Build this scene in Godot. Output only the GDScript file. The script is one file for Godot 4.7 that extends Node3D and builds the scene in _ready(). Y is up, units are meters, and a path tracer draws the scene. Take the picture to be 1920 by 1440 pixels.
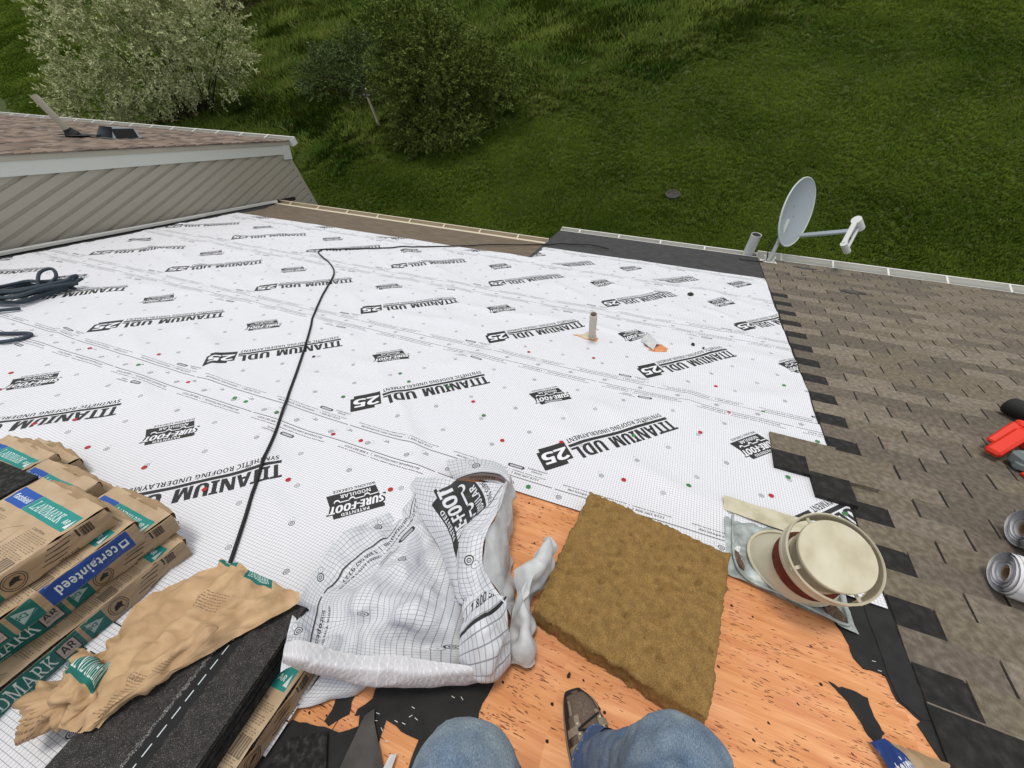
extends Node3D

# ---- frames: the roof slope is a plane 1.55 m from the lens; u runs along the eave, v down the slope, n away from it
const PITCH := 0.442909
const CAM_H := 6.8
var RB := Basis()
var RO := Vector3()
var rng := RandomNumberGenerator.new()
var M := {}
var taken := {}
var part_names := {}

func _ready():
	rng.seed = 77
	var c := cos(PITCH)
	var s := sin(PITCH)
	RB = Basis(Vector3(1, 0, 0), Vector3(0, c, -s), Vector3(0, s, c))
	RO = Vector3(0, CAM_H, 0) + 1.55 * Vector3(0, -c, s)
	# camera
	var cam := Camera3D.new()
	cam.name = "camera"
	cam.fov = 86.676
	cam.near = 0.05
	cam.far = 600.0
	cam.transform = Transform3D(Basis(Vector3(0.927532, -0.121140, -0.353566), Vector3(-0.239640, 0.533187, -0.811347), Vector3(0.286804, 0.837279, 0.465518)).orthonormalized(), Vector3(0, CAM_H, 0))
	add_child(cam)
	cam.current = true
	# overcast sky and exposure
	var env := Environment.new()
	env.background_mode = Environment.BG_SKY
	var sm := ProceduralSkyMaterial.new()
	sm.sky_top_color = Color(0.84, 0.85, 0.865)
	sm.sky_horizon_color = Color(0.80, 0.81, 0.82)
	sm.sky_curve = 0.25
	sm.ground_bottom_color = Color(0.12, 0.15, 0.08)
	sm.ground_horizon_color = Color(0.35, 0.38, 0.33)
	sm.sun_angle_max = 1.0
	var sky := Sky.new()
	sky.sky_material = sm
	env.sky = sky
	env.tonemap_mode = Environment.TONE_MAPPER_LINEAR
	env.tonemap_exposure = 1.14
	env.sdfgi_enabled = true
	env.ssao_enabled = true
	env.ssil_enabled = true
	var we := WorldEnvironment.new()
	we.name = "world_environment"
	we.environment = env
	add_child(we)
	# veiled sun, high over the garden
	var sun := DirectionalLight3D.new()
	sun.name = "sun"
	sun.light_color = Color(1.0, 0.97, 0.92)
	sun.light_energy = 0.5
	sun.light_angular_distance = 14.0
	sun.shadow_enabled = true
	add_child(sun)
	sun.look_at_from_position(Vector3(0, 20, 0), Vector3(0, 20, 0) + Vector3(0.08, -1.0, 0.30), Vector3(0, 0, 1))
	make_materials()
	make_lawn()
	make_house()
	make_shingles()
	make_neighbour()
	make_dish()
	make_vents()
	make_bundles()
	make_crumple()
	make_batt()
	make_flue()
	make_person()
	make_cords()
	make_tools()
	make_litter()
	make_plants()

# ---------------------------------------------------------------- small helpers
func V(u: float, v: float, n: float) -> Vector3:
	return Vector3(u, n, -v)

func rp(u: float, v: float, n: float) -> Vector3:
	return RO + RB * Vector3(u, n, -v)

func roof_at(u: float, v: float, n: float, yaw := 0.0) -> Transform3D:
	return Transform3D(RB * Basis(Vector3.UP, yaw), rp(u, v, n))

func numbered(base: String) -> String:
	if not taken.has(base):
		taken[base] = 0
		return base
	taken[base] += 1
	return "%s_%03d" % [base, taken[base]]

func thing(called: String, label: String, category: String, xf: Transform3D, group := "") -> Node3D:
	var o := Node3D.new()
	o.name = numbered(called)
	add_child(o)
	o.transform = xf
	tag(o, label, category, group)
	return o

func tag(o, label: String, category: String, group := ""):
	o.set_meta("label", label)
	o.set_meta("category", category)
	if group != "":
		o.set_meta("group", group)

func put(called: String, mesh: Mesh, mat: Material, parent: Node = self, xf := Transform3D()) -> MeshInstance3D:
	var o := MeshInstance3D.new()
	var nm := called
	if parent == self:
		nm = numbered(called)
	else:
		if not part_names.has(parent):
			part_names[parent] = {}
		var k: Dictionary = part_names[parent]
		if k.has(called):
			k[called] += 1
			nm = "%s_%03d" % [called, k[called]]
		else:
			k[called] = 0
	o.name = nm
	o.mesh = mesh
	if mat != null:
		o.material_override = mat
	parent.add_child(o, true)
	o.transform = xf
	return o

func begin() -> SurfaceTool:
	var st := SurfaceTool.new()
	st.begin(Mesh.PRIMITIVE_TRIANGLES)
	return st

func done(st: SurfaceTool, smooth := false) -> ArrayMesh:
	if smooth:
		st.index()
	st.generate_normals()
	return st.commit()

func tri_out(st: SurfaceTool, a: Vector3, b: Vector3, c: Vector3, mid: Vector3):
	var nn := (b - a).cross(c - a)
	if nn.dot((a + b + c) / 3.0 - mid) < 0:
		var t := b
		b = c
		c = t
	# front faces run clockwise
	for p in [a, c, b]:
		st.add_vertex(p)

func quad_out(st: SurfaceTool, a: Vector3, b: Vector3, c: Vector3, d: Vector3, mid: Vector3):
	tri_out(st, a, b, c, mid)
	tri_out(st, a, c, d, mid)

# chamfered box added to a flat-shaded SurfaceTool
func box(st: SurfaceTool, at: Vector3, size: Vector3, bev := 0.0, basis := Basis()):
	st.set_smooth_group(-1)
	var hs := size * 0.5
	var b: float = min(bev, min(hs.x, min(hs.y, hs.z)) * 0.9)
	if b <= 0.0:
		var q := []
		for i in 8:
			q.append(at + basis * (hs * Vector3(1 if i & 1 else -1, 1 if i & 2 else -1, 1 if i & 4 else -1)))
		for f in [[0, 1, 3, 2], [4, 5, 7, 6], [0, 1, 5, 4], [2, 3, 7, 6], [0, 2, 6, 4], [1, 3, 7, 5]]:
			quad_out(st, q[f[0]], q[f[1]], q[f[2]], q[f[3]], at)
		return
	var P := func(sx, sy, sz, ax) -> Vector3:
		var v := Vector3(sx * (hs.x - (0.0 if ax == 0 else b)), sy * (hs.y - (0.0 if ax == 1 else b)), sz * (hs.z - (0.0 if ax == 2 else b)))
		return at + basis * v
	for s in [-1, 1]:
		quad_out(st, P.call(s, -1, -1, 0), P.call(s, 1, -1, 0), P.call(s, 1, 1, 0), P.call(s, -1, 1, 0), at)
		quad_out(st, P.call(-1, s, -1, 1), P.call(1, s, -1, 1), P.call(1, s, 1, 1), P.call(-1, s, 1, 1), at)
		quad_out(st, P.call(-1, -1, s, 2), P.call(1, -1, s, 2), P.call(1, 1, s, 2), P.call(-1, 1, s, 2), at)
		for t in [-1, 1]:
			quad_out(st, P.call(s, t, -1, 0), P.call(s, t, 1, 0), P.call(s, t, 1, 1), P.call(s, t, -1, 1), at)
			quad_out(st, P.call(s, -1, t, 0), P.call(s, 1, t, 0), P.call(s, 1, t, 2), P.call(s, -1, t, 2), at)
			quad_out(st, P.call(-1, s, t, 1), P.call(1, s, t, 1), P.call(1, s, t, 2), P.call(-1, s, t, 2), at)
			for w in [-1, 1]:
				tri_out(st, P.call(s, t, w, 0), P.call(s, t, w, 1), P.call(s, t, w, 2), at)

func box_mesh(at: Vector3, size: Vector3, bev := 0.0, basis := Basis()) -> ArrayMesh:
	var st := begin()
	box(st, at, size, bev, basis)
	return done(st)

# a polygon in u,v pulled up from n0 to n1 (roof axes)
func slab(st: SurfaceTool, poly: PackedVector2Array, n0: float, n1: float, uv_scale := 1.0):
	st.set_smooth_group(-1)
	var idx := Geometry2D.triangulate_polygon(poly)
	for i in range(0, idx.size(), 3):
		var a := poly[idx[i]]
		var b := poly[idx[i + 1]]
		var c := poly[idx[i + 2]]
		for up in [true, false]:
			var n := n1 if up else n0
			var A := V(a.x, a.y, n)
			var B := V(b.x, b.y, n)
			var C := V(c.x, c.y, n)
			if ((B - A).cross(C - A).y > 0) != up:
				var t := B
				B = C
				C = t
			for p in [A, C, B]:
				st.set_uv(Vector2(p.x, p.z) * uv_scale)
				st.add_vertex(p)
	var mid := Vector2()
	for p in poly:
		mid += p
	mid /= poly.size()
	var cw := Geometry2D.is_polygon_clockwise(poly)
	for i in poly.size():
		var a := poly[i]
		var b := poly[(i + 1) % poly.size()]
		var out := (b - a).orthogonal() * (1.0 if cw else -1.0)
		var m2 := (a + b) / 2.0 - out.normalized() * 0.01
		quad_out(st, V(a.x, a.y, n0), V(b.x, b.y, n0), V(b.x, b.y, n1), V(a.x, a.y, n1), V(m2.x, m2.y, (n0 + n1) / 2.0))

func slab_mesh(pts: Array, n0: float, n1: float) -> ArrayMesh:
	var poly := PackedVector2Array()
	for i in range(0, pts.size(), 2):
		poly.append(Vector2(pts[i], pts[i + 1]))
	var st := begin()
	slab(st, poly, n0, n1)
	return done(st)

# a ragged edge: extra jittered points along each side of an outline
func ragged(pts: Array, step: float, amp: float, seed_: int) -> Array:
	var r := RandomNumberGenerator.new()
	r.seed = seed_
	var out := []
	var m := pts.size() / 2
	for i in m:
		var a := Vector2(pts[2 * i], pts[2 * i + 1])
		var j := (i + 1) % m
		var b := Vector2(pts[2 * j], pts[2 * j + 1])
		var k := int(max(1.0, a.distance_to(b) / step))
		for t in k:
			var p := a.lerp(b, float(t) / k)
			if t > 0:
				p += Vector2(r.randf_range(-amp, amp), r.randf_range(-amp, amp))
			out.append(p.x)
			out.append(p.y)
	return out

func catmull(p: Array, t: float) -> Vector3:
	var n := p.size() - 1
	t = clamp(t, 0.0, 1.0) * n
	var i := int(min(floor(t), n - 1))
	var f := t - i
	var a: Vector3 = p[max(i - 1, 0)]
	var b: Vector3 = p[i]
	var c: Vector3 = p[i + 1]
	var d: Vector3 = p[min(i + 2, n)]
	return 0.5 * (2.0 * b + (c - a) * f + (2.0 * a - 5.0 * b + 4.0 * c - d) * f * f + (3.0 * b - a - 3.0 * c + d) * f * f * f)

func smooth_path(p: Array, per: int) -> Array:
	var out := []
	var k := (p.size() - 1) * per
	for i in k + 1:
		out.append(catmull(p, float(i) / k))
	return out

# tube along a path; r may be a number or an array of radii
func tube(st: SurfaceTool, path: Array, r, sides := 10, caps := true):
	st.set_smooth_group(1)
	var rings := []
	var side := Vector3()
	for i in path.size():
		var d: Vector3 = (path[min(i + 1, path.size() - 1)] - path[max(i - 1, 0)]).normalized()
		if i == 0:
			side = d.cross(Vector3.UP if abs(d.y) < 0.9 else Vector3.RIGHT).normalized()
		side = (side - d * side.dot(d)).normalized()
		var up := side.cross(d)
		var rr: float = r[i] if r is Array else r
		var ring := []
		for k in sides:
			var a := TAU * k / sides
			ring.append(path[i] + (side * cos(a) + up * sin(a)) * rr)
		rings.append(ring)
	for i in path.size() - 1:
		for k in sides:
			var k2 := (k + 1) % sides
			quad_out(st, rings[i][k], rings[i][k2], rings[i + 1][k2], rings[i + 1][k], (path[i] + path[i + 1]) / 2.0)
	if caps:
		st.set_smooth_group(-1)
		for e in [0, path.size() - 1]:
			var inner: Vector3 = path[1] if e == 0 else path[path.size() - 2]
			for k in sides:
				tri_out(st, path[e], rings[e][k], rings[e][(k + 1) % sides], inner)

# surface of revolution about +y: profile of (radius, height); closed profile means a wall with thickness
func lathe(st: SurfaceTool, prof: Array, at := Vector3(), basis := Basis(), sides := 40, jitter := 0.0):
	var r := RandomNumberGenerator.new()
	r.seed = 5
	st.set_smooth_group(-1)
	for i in prof.size() - 1:
		var a: Vector2 = prof[i]
		var b: Vector2 = prof[i + 1]
		var dir := (b - a).normalized()
		var outw := Vector2(dir.y, -dir.x)
		st.set_smooth_group(i + 2)
		for k in sides:
			var t0 := TAU * k / sides
			var t1 := TAU * (k + 1) / sides
			var p := []
			for q in [[a, t0], [a, t1], [b, t1], [b, t0]]:
				p.append(at + basis * Vector3(q[0].x * cos(q[1]), q[0].y, q[0].x * sin(q[1])))
			var mid2 := (a + b) / 2.0 - outw * 0.002
			var tm := (t0 + t1) / 2.0
			var mid := at + basis * Vector3(mid2.x * cos(tm), mid2.y, mid2.x * sin(tm))
			quad_out(st, p[0], p[1], p[2], p[3], mid)

# smooth sheet through a grid of points; uvs are bilinear between the four corners given
func patch(rows: Array, sub_r: int, sub_c: int, uv00: Vector2, uv01: Vector2, uv10: Vector2, uv11: Vector2, crease := 0.0, seed_ := 1, freq := 14.0) -> ArrayMesh:
	var nz := noise(seed_, freq * 0.35, 2)
	# folds: triangle waves in several directions, each bent a little, give straight sharp creases between flat facets
	var rr := RandomNumberGenerator.new()
	rr.seed = seed_ * 31 + 7
	var waves := []
	var sum := 0.0
	for i in 7:
		var d := Vector3(rr.randfn(), rr.randfn() * 0.5, rr.randfn()).normalized()
		var len := (1.6 + 3.2 * rr.randf()) / freq
		waves.append([d / len, rr.randf() * 9.0, len])
		sum += len
	sub_r = int(sub_r * 1.7)
	sub_c = int(sub_c * 1.7)
	var R := (rows.size() - 1) * sub_r
	var C: int = (rows[0].size() - 1) * sub_c
	var pos := []
	for i in R + 1:
		var line := []
		for j in C + 1:
			var col := []
			for q in rows:
				col.append(catmull(q, float(j) / C))
			line.append(catmull(col, float(i) / R))
		pos.append(line)
	var st := begin()
	st.set_smooth_group(1)
	var fin := []
	for i in R + 1:
		for j in C + 1:
			var p: Vector3 = pos[i][j]
			var du: Vector3 = pos[i][min(j + 1, C)] - pos[i][max(j - 1, 0)]
			var dv: Vector3 = pos[min(i + 1, R)][j] - pos[max(i - 1, 0)][j]
			var nn := dv.cross(du).normalized()
			var w := 0.0
			var bend := nz.get_noise_3dv(p)
			for q in waves:
				var ph: float = p.dot(q[0]) + q[1] + 0.45 * bend
				w += q[2] / sum * (4.0 * absf(ph - floor(ph) - 0.5) - 1.0)
			w *= crease * (1.1 + 1.2 * bend) * 1.6
			fin.append(p + nn * w)
	for i in R + 1:
		for j in C + 1:
			var a := float(j) / C
			var b := float(i) / R
			st.set_uv(uv00.lerp(uv01, a).lerp(uv10.lerp(uv11, a), b))
			st.add_vertex(fin[i * (C + 1) + j])
	for i in R:
		for j in C:
			var k := i * (C + 1) + j
			for q in [k, k + 1, k + C + 1, k + 1, k + C + 2, k + C + 1]:
				st.add_index(q)
	st.generate_normals()
	return st.commit()

# ---------------------------------------------------------------- drawing into images
var glyph_cache := {}

func glyphs(text: String, bold := true, serif := false) -> PackedVector2Array:
	var key := text + str(bold) + str(serif)
	if glyph_cache.has(key):
		return glyph_cache[key]
	var f := SystemFont.new()
	f.font_names = PackedStringArray(["Droid Serif" if serif else "Droid Sans"])
	f.font_weight = 700 if bold else 400
	var tm := TextMesh.new()
	tm.text = text
	tm.font = f
	tm.font_size = 48
	tm.depth = 0.0
	tm.curve_step = 2.0
	var arr := tm.get_mesh_arrays()
	var out := PackedVector2Array()
	var v: PackedVector3Array = arr[Mesh.ARRAY_VERTEX]
	var ix = arr[Mesh.ARRAY_INDEX]
	var lo := Vector2(1e9, 1e9)
	var hi := Vector2(-1e9, -1e9)
	for p in v:
		lo = lo.min(Vector2(p.x, p.y))
		hi = hi.max(Vector2(p.x, p.y))
	var order = ix if ix != null and ix.size() > 0 else range(v.size())
	for k in order:
		out.append((Vector2(v[k].x, v[k].y) - lo) / (hi - lo))
	glyph_cache[key] = out
	return out

func tri_fill(im: Image, a: Vector2, b: Vector2, c: Vector2, col: Color):
	var y0 := int(max(0.0, floor(min(a.y, min(b.y, c.y)))))
	var y1 := int(min(im.get_height() - 1.0, ceil(max(a.y, max(b.y, c.y)))))
	for y in range(y0, y1 + 1):
		var yc := y + 0.5
		var x0 := 1e9
		var x1 := -1e9
		for e in [[a, b], [b, c], [c, a]]:
			var p: Vector2 = e[0]
			var q: Vector2 = e[1]
			if (p.y <= yc) != (q.y <= yc):
				var x := p.x + (q.x - p.x) * (yc - p.y) / (q.y - p.y)
				x0 = min(x0, x)
				x1 = max(x1, x)
		if x1 > x0:
			var i0 := int(round(x0))
			var i1 := int(round(x1))
			if i1 > i0:
				im.fill_rect(Rect2i(i0, y, i1 - i0, 1), col)

func poly_fill(im: Image, pts: PackedVector2Array, col: Color):
	var idx := Geometry2D.triangulate_polygon(pts)
	for i in range(0, idx.size(), 3):
		tri_fill(im, pts[idx[i]], pts[idx[i + 1]], pts[idx[i + 2]], col)

# a point of a print: local x along the words, y up, turned by ang; image y runs down
func pt(c: Vector2, x: float, y: float, ang: float) -> Vector2:
	return c + Vector2(x * cos(ang) - y * sin(ang), -(x * sin(ang) + y * cos(ang)))

func words(im: Image, text: String, c: Vector2, w: float, h: float, ang: float, col: Color, shear := 0.0, bold := true, serif := false):
	var g := glyphs(text, bold, serif)
	for i in range(0, g.size(), 3):
		var q := []
		for k in 3:
			var p := g[i + k] - Vector2(0.5, 0.5)
			q.append(pt(c, p.x * w + shear * p.y * h, p.y * h, ang))
		tri_fill(im, q[0], q[1], q[2], col)

func bar(im: Image, c: Vector2, x0: float, x1: float, y0: float, y1: float, ang: float, col: Color, shear := 0.0):
	poly_fill(im, PackedVector2Array([pt(c, x0 + shear * y0, y0, ang), pt(c, x1 + shear * y0, y0, ang), pt(c, x1 + shear * y1, y1, ang), pt(c, x0 + shear * y1, y1, ang)]), col)

func disc(im: Image, c: Vector2, r: float, col: Color, sy := 1.0):
	for y in range(int(-r * sy) - 1, int(r * sy) + 2):
		var q := 1.0 - pow(y / (r * sy), 2.0)
		if q > 0:
			var w := r * sqrt(q)
			im.fill_rect(Rect2i(int(c.x - w), int(c.y) + y, int(2 * w), 1), col)

func ring_mark(im: Image, c: Vector2, r: float, ink: Color, paper: Color, chain: float):
	disc(im, c, r, ink)
	disc(im, c, r * 0.76, paper)
	disc(im, c, r * 0.5, ink)
	disc(im, c, r * 0.3, paper)
	disc(im, c, r * 0.13, ink)
	if chain != 0.0:
		var c2 := c + Vector2(cos(chain), sin(chain)) * r * 1.75
		disc(im, c2, r * 0.8, ink.lerp(paper, 0.35))
		disc(im, c2, r * 0.7, paper)
		disc(im, c2, r * 0.15, ink.lerp(paper, 0.35))

func tex(im: Image) -> ImageTexture:
	im.generate_mipmaps()
	return ImageTexture.create_from_image(im)

func noise(seed_: int, freq: float, oct := 4, kind := FastNoiseLite.TYPE_SIMPLEX_SMOOTH) -> FastNoiseLite:
	var n := FastNoiseLite.new()
	n.seed = seed_
	n.noise_type = kind
	n.frequency = freq
	n.fractal_octaves = oct
	return n

func plain(c: Color, rough := 0.7, metal := 0.0) -> StandardMaterial3D:
	var m := StandardMaterial3D.new()
	m.albedo_color = c
	m.roughness = rough
	m.metallic = metal
	m.cull_mode = BaseMaterial3D.CULL_DISABLED
	return m

# material from two seamless noises, laid on in metres; colours run dark -> mid -> light
func grain_mat(seed_: int, freq: float, cols: Array, metres: float, rough := 0.9, bump := 0.0, size := 512, fine := 0.0) -> StandardMaterial3D:
	var n := noise(seed_, freq, 4)
	var a := n.get_seamless_image(size, size)
	var n2 := noise(seed_ + 9, 0.6, 1)
	var f := n2.get_seamless_image(size, size)
	a.convert(Image.FORMAT_L8)
	f.convert(Image.FORMAT_L8)
	var da := a.get_data()
	var df := f.get_data()
	var ramp := PackedByteArray()
	for i in 256:
		var k := i / 255.0 * (cols.size() - 1)
		var q := int(min(floor(k), cols.size() - 2))
		var c: Color = cols[q].lerp(cols[q + 1], k - q)
		ramp.append_array([c.r8, c.g8, c.b8])
	var rgb := PackedByteArray()
	rgb.resize(size * size * 3)
	var hd := PackedByteArray()
	hd.resize(size * size)
	for i in size * size:
		var t := clampi(da[i] + int((df[i] - 127) * fine), 0, 255)
		hd[i] = t
		rgb[3 * i] = ramp[3 * t]
		rgb[3 * i + 1] = ramp[3 * t + 1]
		rgb[3 * i + 2] = ramp[3 * t + 2]
	var im := Image.create_from_data(size, size, false, Image.FORMAT_RGB8, rgb)
	var hm := Image.create_from_data(size, size, false, Image.FORMAT_L8, hd)
	var m := plain(Color.WHITE, rough)
	m.albedo_texture = tex(im)
	m.uv1_triplanar = true
	m.uv1_scale = Vector3.ONE / metres
	if bump > 0.0:
		var nm := hm.duplicate()
		nm.convert(Image.FORMAT_RGBA8)
		nm.bump_map_to_normal_map(bump)
		m.normal_enabled = true
		m.normal_texture = tex(nm)
	return m

# control points of the draped sheets, in metres along the eave, down the slope and off the deck
var PATCH := {
	"body": [[V(-0.910,1.146,0.03), V(-0.842,1.090,0.05), V(-0.768,1.036,0.05), V(-0.691,1.046,0.04), V(-0.528,1.070,0.04)], [V(-0.900,0.973,0.03), V(-0.757,0.891,0.06), V(-0.655,0.856,0.07), V(-0.591,0.872,0.05), V(-0.450,0.936,0.04)], [V(-0.946,0.828,0.04), V(-0.783,0.761,0.07), V(-0.670,0.763,0.08), V(-0.580,0.791,0.06), V(-0.396,0.848,0.05)], [V(-0.974,0.656,0.06), V(-0.818,0.645,0.08), V(-0.692,0.631,0.12), V(-0.554,0.659,0.10), V(-0.350,0.772,0.06)], [V(-0.942,0.521,0.10), V(-0.819,0.498,0.11), V(-0.688,0.548,0.17), V(-0.514,0.573,0.17), V(-0.318,0.682,0.09)], [V(-0.857,0.391,0.17), V(-0.772,0.433,0.14), V(-0.656,0.473,0.14), V(-0.490,0.511,0.20), V(-0.299,0.599,0.11)], [V(-0.771,0.293,0.23), V(-0.705,0.349,0.19), V(-0.641,0.413,0.13), V(-0.509,0.465,0.12), V(-0.274,0.547,0.12)], [V(-0.731,0.249,0.24), V(-0.684,0.302,0.21), V(-0.600,0.353,0.14), V(-0.476,0.414,0.10), V(-0.261,0.500,0.09)]],
	"hem": [[V(-0.762,0.295,0.26), V(-0.715,0.317,0.26), V(-0.590,0.360,0.20), V(-0.478,0.414,0.17), V(-0.392,0.442,0.16), V(-0.268,0.483,0.15)], [V(-0.732,0.263,0.27), V(-0.672,0.282,0.25), V(-0.579,0.321,0.20), V(-0.453,0.378,0.17), V(-0.360,0.417,0.15), V(-0.234,0.484,0.13)], [V(-0.742,0.253,0.22), V(-0.669,0.277,0.18), V(-0.597,0.306,0.14), V(-0.454,0.366,0.10), V(-0.346,0.417,0.08), V(-0.211,0.514,0.04)], [V(-0.733,0.268,0.20), V(-0.665,0.295,0.15), V(-0.604,0.323,0.10), V(-0.473,0.385,0.06), V(-0.359,0.436,0.05), V(-0.202,0.538,0.02)]],
	"flap": [[V(-0.856,1.086,0.12), V(-0.695,1.069,0.20), V(-0.542,1.077,0.24), V(-0.418,1.089,0.26)], [V(-0.776,0.978,0.11), V(-0.637,0.945,0.18), V(-0.505,0.953,0.22), V(-0.432,0.987,0.25)], [V(-0.616,0.845,0.10), V(-0.556,0.843,0.16), V(-0.503,0.848,0.20), V(-0.473,0.911,0.22)], [V(-0.510,0.769,0.10), V(-0.478,0.756,0.14), V(-0.459,0.755,0.16), V(-0.458,0.776,0.19)], [V(-0.406,0.660,0.10), V(-0.393,0.653,0.12), V(-0.382,0.648,0.13), V(-0.368,0.645,0.14)]],
	"strip": [[V(-0.425,1.089,0.26), V(-0.410,1.099,0.27), V(-0.413,1.140,0.26)], [V(-0.473,0.911,0.22), V(-0.411,0.926,0.25), V(-0.387,0.988,0.27)], [V(-0.484,0.831,0.20), V(-0.429,0.824,0.24), V(-0.387,0.859,0.25)], [V(-0.445,0.743,0.18), V(-0.396,0.737,0.22), V(-0.364,0.775,0.23)], [V(-0.399,0.668,0.16), V(-0.349,0.675,0.20), V(-0.324,0.738,0.20)], [V(-0.359,0.645,0.14), V(-0.306,0.656,0.18), V(-0.232,0.689,0.16)]],
	"side": [[V(-0.420,1.153,0.26), V(-0.427,1.194,0.15), V(-0.448,1.249,0.03)], [V(-0.387,0.988,0.27), V(-0.362,1.033,0.15), V(-0.368,1.078,0.04)], [V(-0.387,0.859,0.25), V(-0.318,0.873,0.14), V(-0.302,0.943,0.03)], [V(-0.364,0.775,0.23), V(-0.286,0.771,0.14), V(-0.243,0.802,0.03)], [V(-0.324,0.738,0.20), V(-0.249,0.709,0.13), V(-0.219,0.692,0.04)]],
	"loop": [[V(-0.821,1.306,0.05), V(-0.691,1.317,0.10), V(-0.552,1.296,0.16), V(-0.452,1.216,0.22), V(-0.401,1.123,0.26)], [V(-0.752,1.220,0.09), V(-0.643,1.224,0.16), V(-0.529,1.214,0.21), V(-0.445,1.166,0.25), V(-0.398,1.110,0.27)], [V(-0.700,1.168,0.09), V(-0.627,1.165,0.16), V(-0.551,1.175,0.20), V(-0.465,1.154,0.24), V(-0.405,1.115,0.26)], [V(-0.723,1.180,0.05), V(-0.650,1.180,0.10), V(-0.574,1.194,0.12), V(-0.496,1.201,0.14), V(-0.423,1.147,0.20)]],
	"twist": [[V(-0.401,0.669,0.15), V(-0.318,0.681,0.19), V(-0.242,0.722,0.17)], [V(-0.345,0.589,0.17), V(-0.276,0.592,0.23), V(-0.205,0.630,0.17)], [V(-0.322,0.513,0.15), V(-0.229,0.529,0.20), V(-0.175,0.589,0.12)], [V(-0.290,0.464,0.10), V(-0.206,0.480,0.12), V(-0.164,0.566,0.05)], [V(-0.298,0.498,0.03), V(-0.223,0.520,0.03), V(-0.182,0.580,0.02)]],
	"tail": [[V(-0.202,0.997,0.16), V(-0.176,1.001,0.18), V(-0.137,0.986,0.14)], [V(-0.208,0.896,0.14), V(-0.168,0.862,0.18), V(-0.133,0.944,0.10)], [V(-0.237,0.793,0.10), V(-0.190,0.757,0.16), V(-0.164,0.813,0.06)], [V(-0.218,0.710,0.08), V(-0.156,0.671,0.13), V(-0.129,0.710,0.04)], [V(-0.192,0.632,0.07), V(-0.134,0.616,0.10), V(-0.125,0.661,0.03)], [V(-0.169,0.579,0.03), V(-0.149,0.589,0.05), V(-0.123,0.627,0.02)]],
	"under": [[V(-0.697,0.305,0.07), V(-0.622,0.334,0.06), V(-0.546,0.359,0.03)], [V(-0.715,0.261,0.04), V(-0.635,0.297,0.04), V(-0.560,0.349,0.03)], [V(-0.738,0.214,0.02), V(-0.669,0.260,0.02), V(-0.575,0.341,0.01)]],
	"paper": [[V(-1.182,0.419,0.21), V(-1.097,0.428,0.23), V(-0.985,0.425,0.23), V(-0.854,0.430,0.23)], [V(-1.252,0.350,0.19), V(-1.067,0.357,0.24), V(-0.939,0.367,0.24), V(-0.834,0.398,0.23)], [V(-1.318,0.273,0.17), V(-1.069,0.279,0.24), V(-0.960,0.307,0.24), V(-0.878,0.330,0.22)], [V(-1.326,0.195,0.16), V(-1.077,0.207,0.23), V(-0.980,0.225,0.26), V(-0.931,0.246,0.22)], [V(-1.313,0.123,0.15), V(-1.063,0.144,0.25), V(-1.000,0.156,0.24), V(-0.968,0.178,0.22)], [V(-1.282,0.058,0.15), V(-1.071,0.078,0.24), V(-1.017,0.091,0.24), V(-1.010,0.109,0.22)], [V(-1.254,-0.009,0.14), V(-1.070,0.013,0.24), V(-1.046,0.024,0.24), V(-1.040,0.041,0.22)], [V(-1.226,-0.067,0.13), V(-1.095,-0.049,0.20), V(-1.065,-0.039,0.22), V(-1.054,-0.026,0.22)]],
	"flapp": [[V(-1.296,0.264,0.10), V(-1.238,0.249,0.13), V(-1.229,0.231,0.12)], [V(-1.300,0.177,0.08), V(-1.200,0.167,0.15), V(-1.146,0.145,0.16)], [V(-1.311,0.109,0.07), V(-1.197,0.094,0.14), V(-1.123,0.091,0.17)], [V(-1.305,0.064,0.06), V(-1.191,0.061,0.12), V(-1.130,0.057,0.16)]],
	"scrap": [[V(-1.395,0.066,0.14), V(-1.322,0.075,0.17), V(-1.285,0.085,0.13), V(-1.170,0.063,0.12)], [V(-1.388,0.046,0.12), V(-1.272,0.046,0.18), V(-1.226,0.052,0.16), V(-1.154,0.044,0.13)], [V(-1.373,-0.011,0.11), V(-1.268,0.019,0.18), V(-1.175,0.023,0.20), V(-1.129,0.030,0.16)], [V(-1.409,-0.051,0.08), V(-1.239,-0.027,0.19), V(-1.166,-0.012,0.20), V(-1.134,0.005,0.17)], [V(-1.388,-0.093,0.05), V(-1.276,-0.066,0.13), V(-1.198,-0.044,0.16), V(-1.156,-0.023,0.15)], [V(-1.358,-0.093,0.04), V(-1.299,-0.073,0.08), V(-1.203,-0.051,0.10), V(-1.154,-0.050,0.12)]],
}

# ---------------------------------------------------------------- materials
const INK := Color(0.13, 0.13, 0.14)
const SHEET_WHITE := Color(0.885, 0.893, 0.922)

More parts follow.
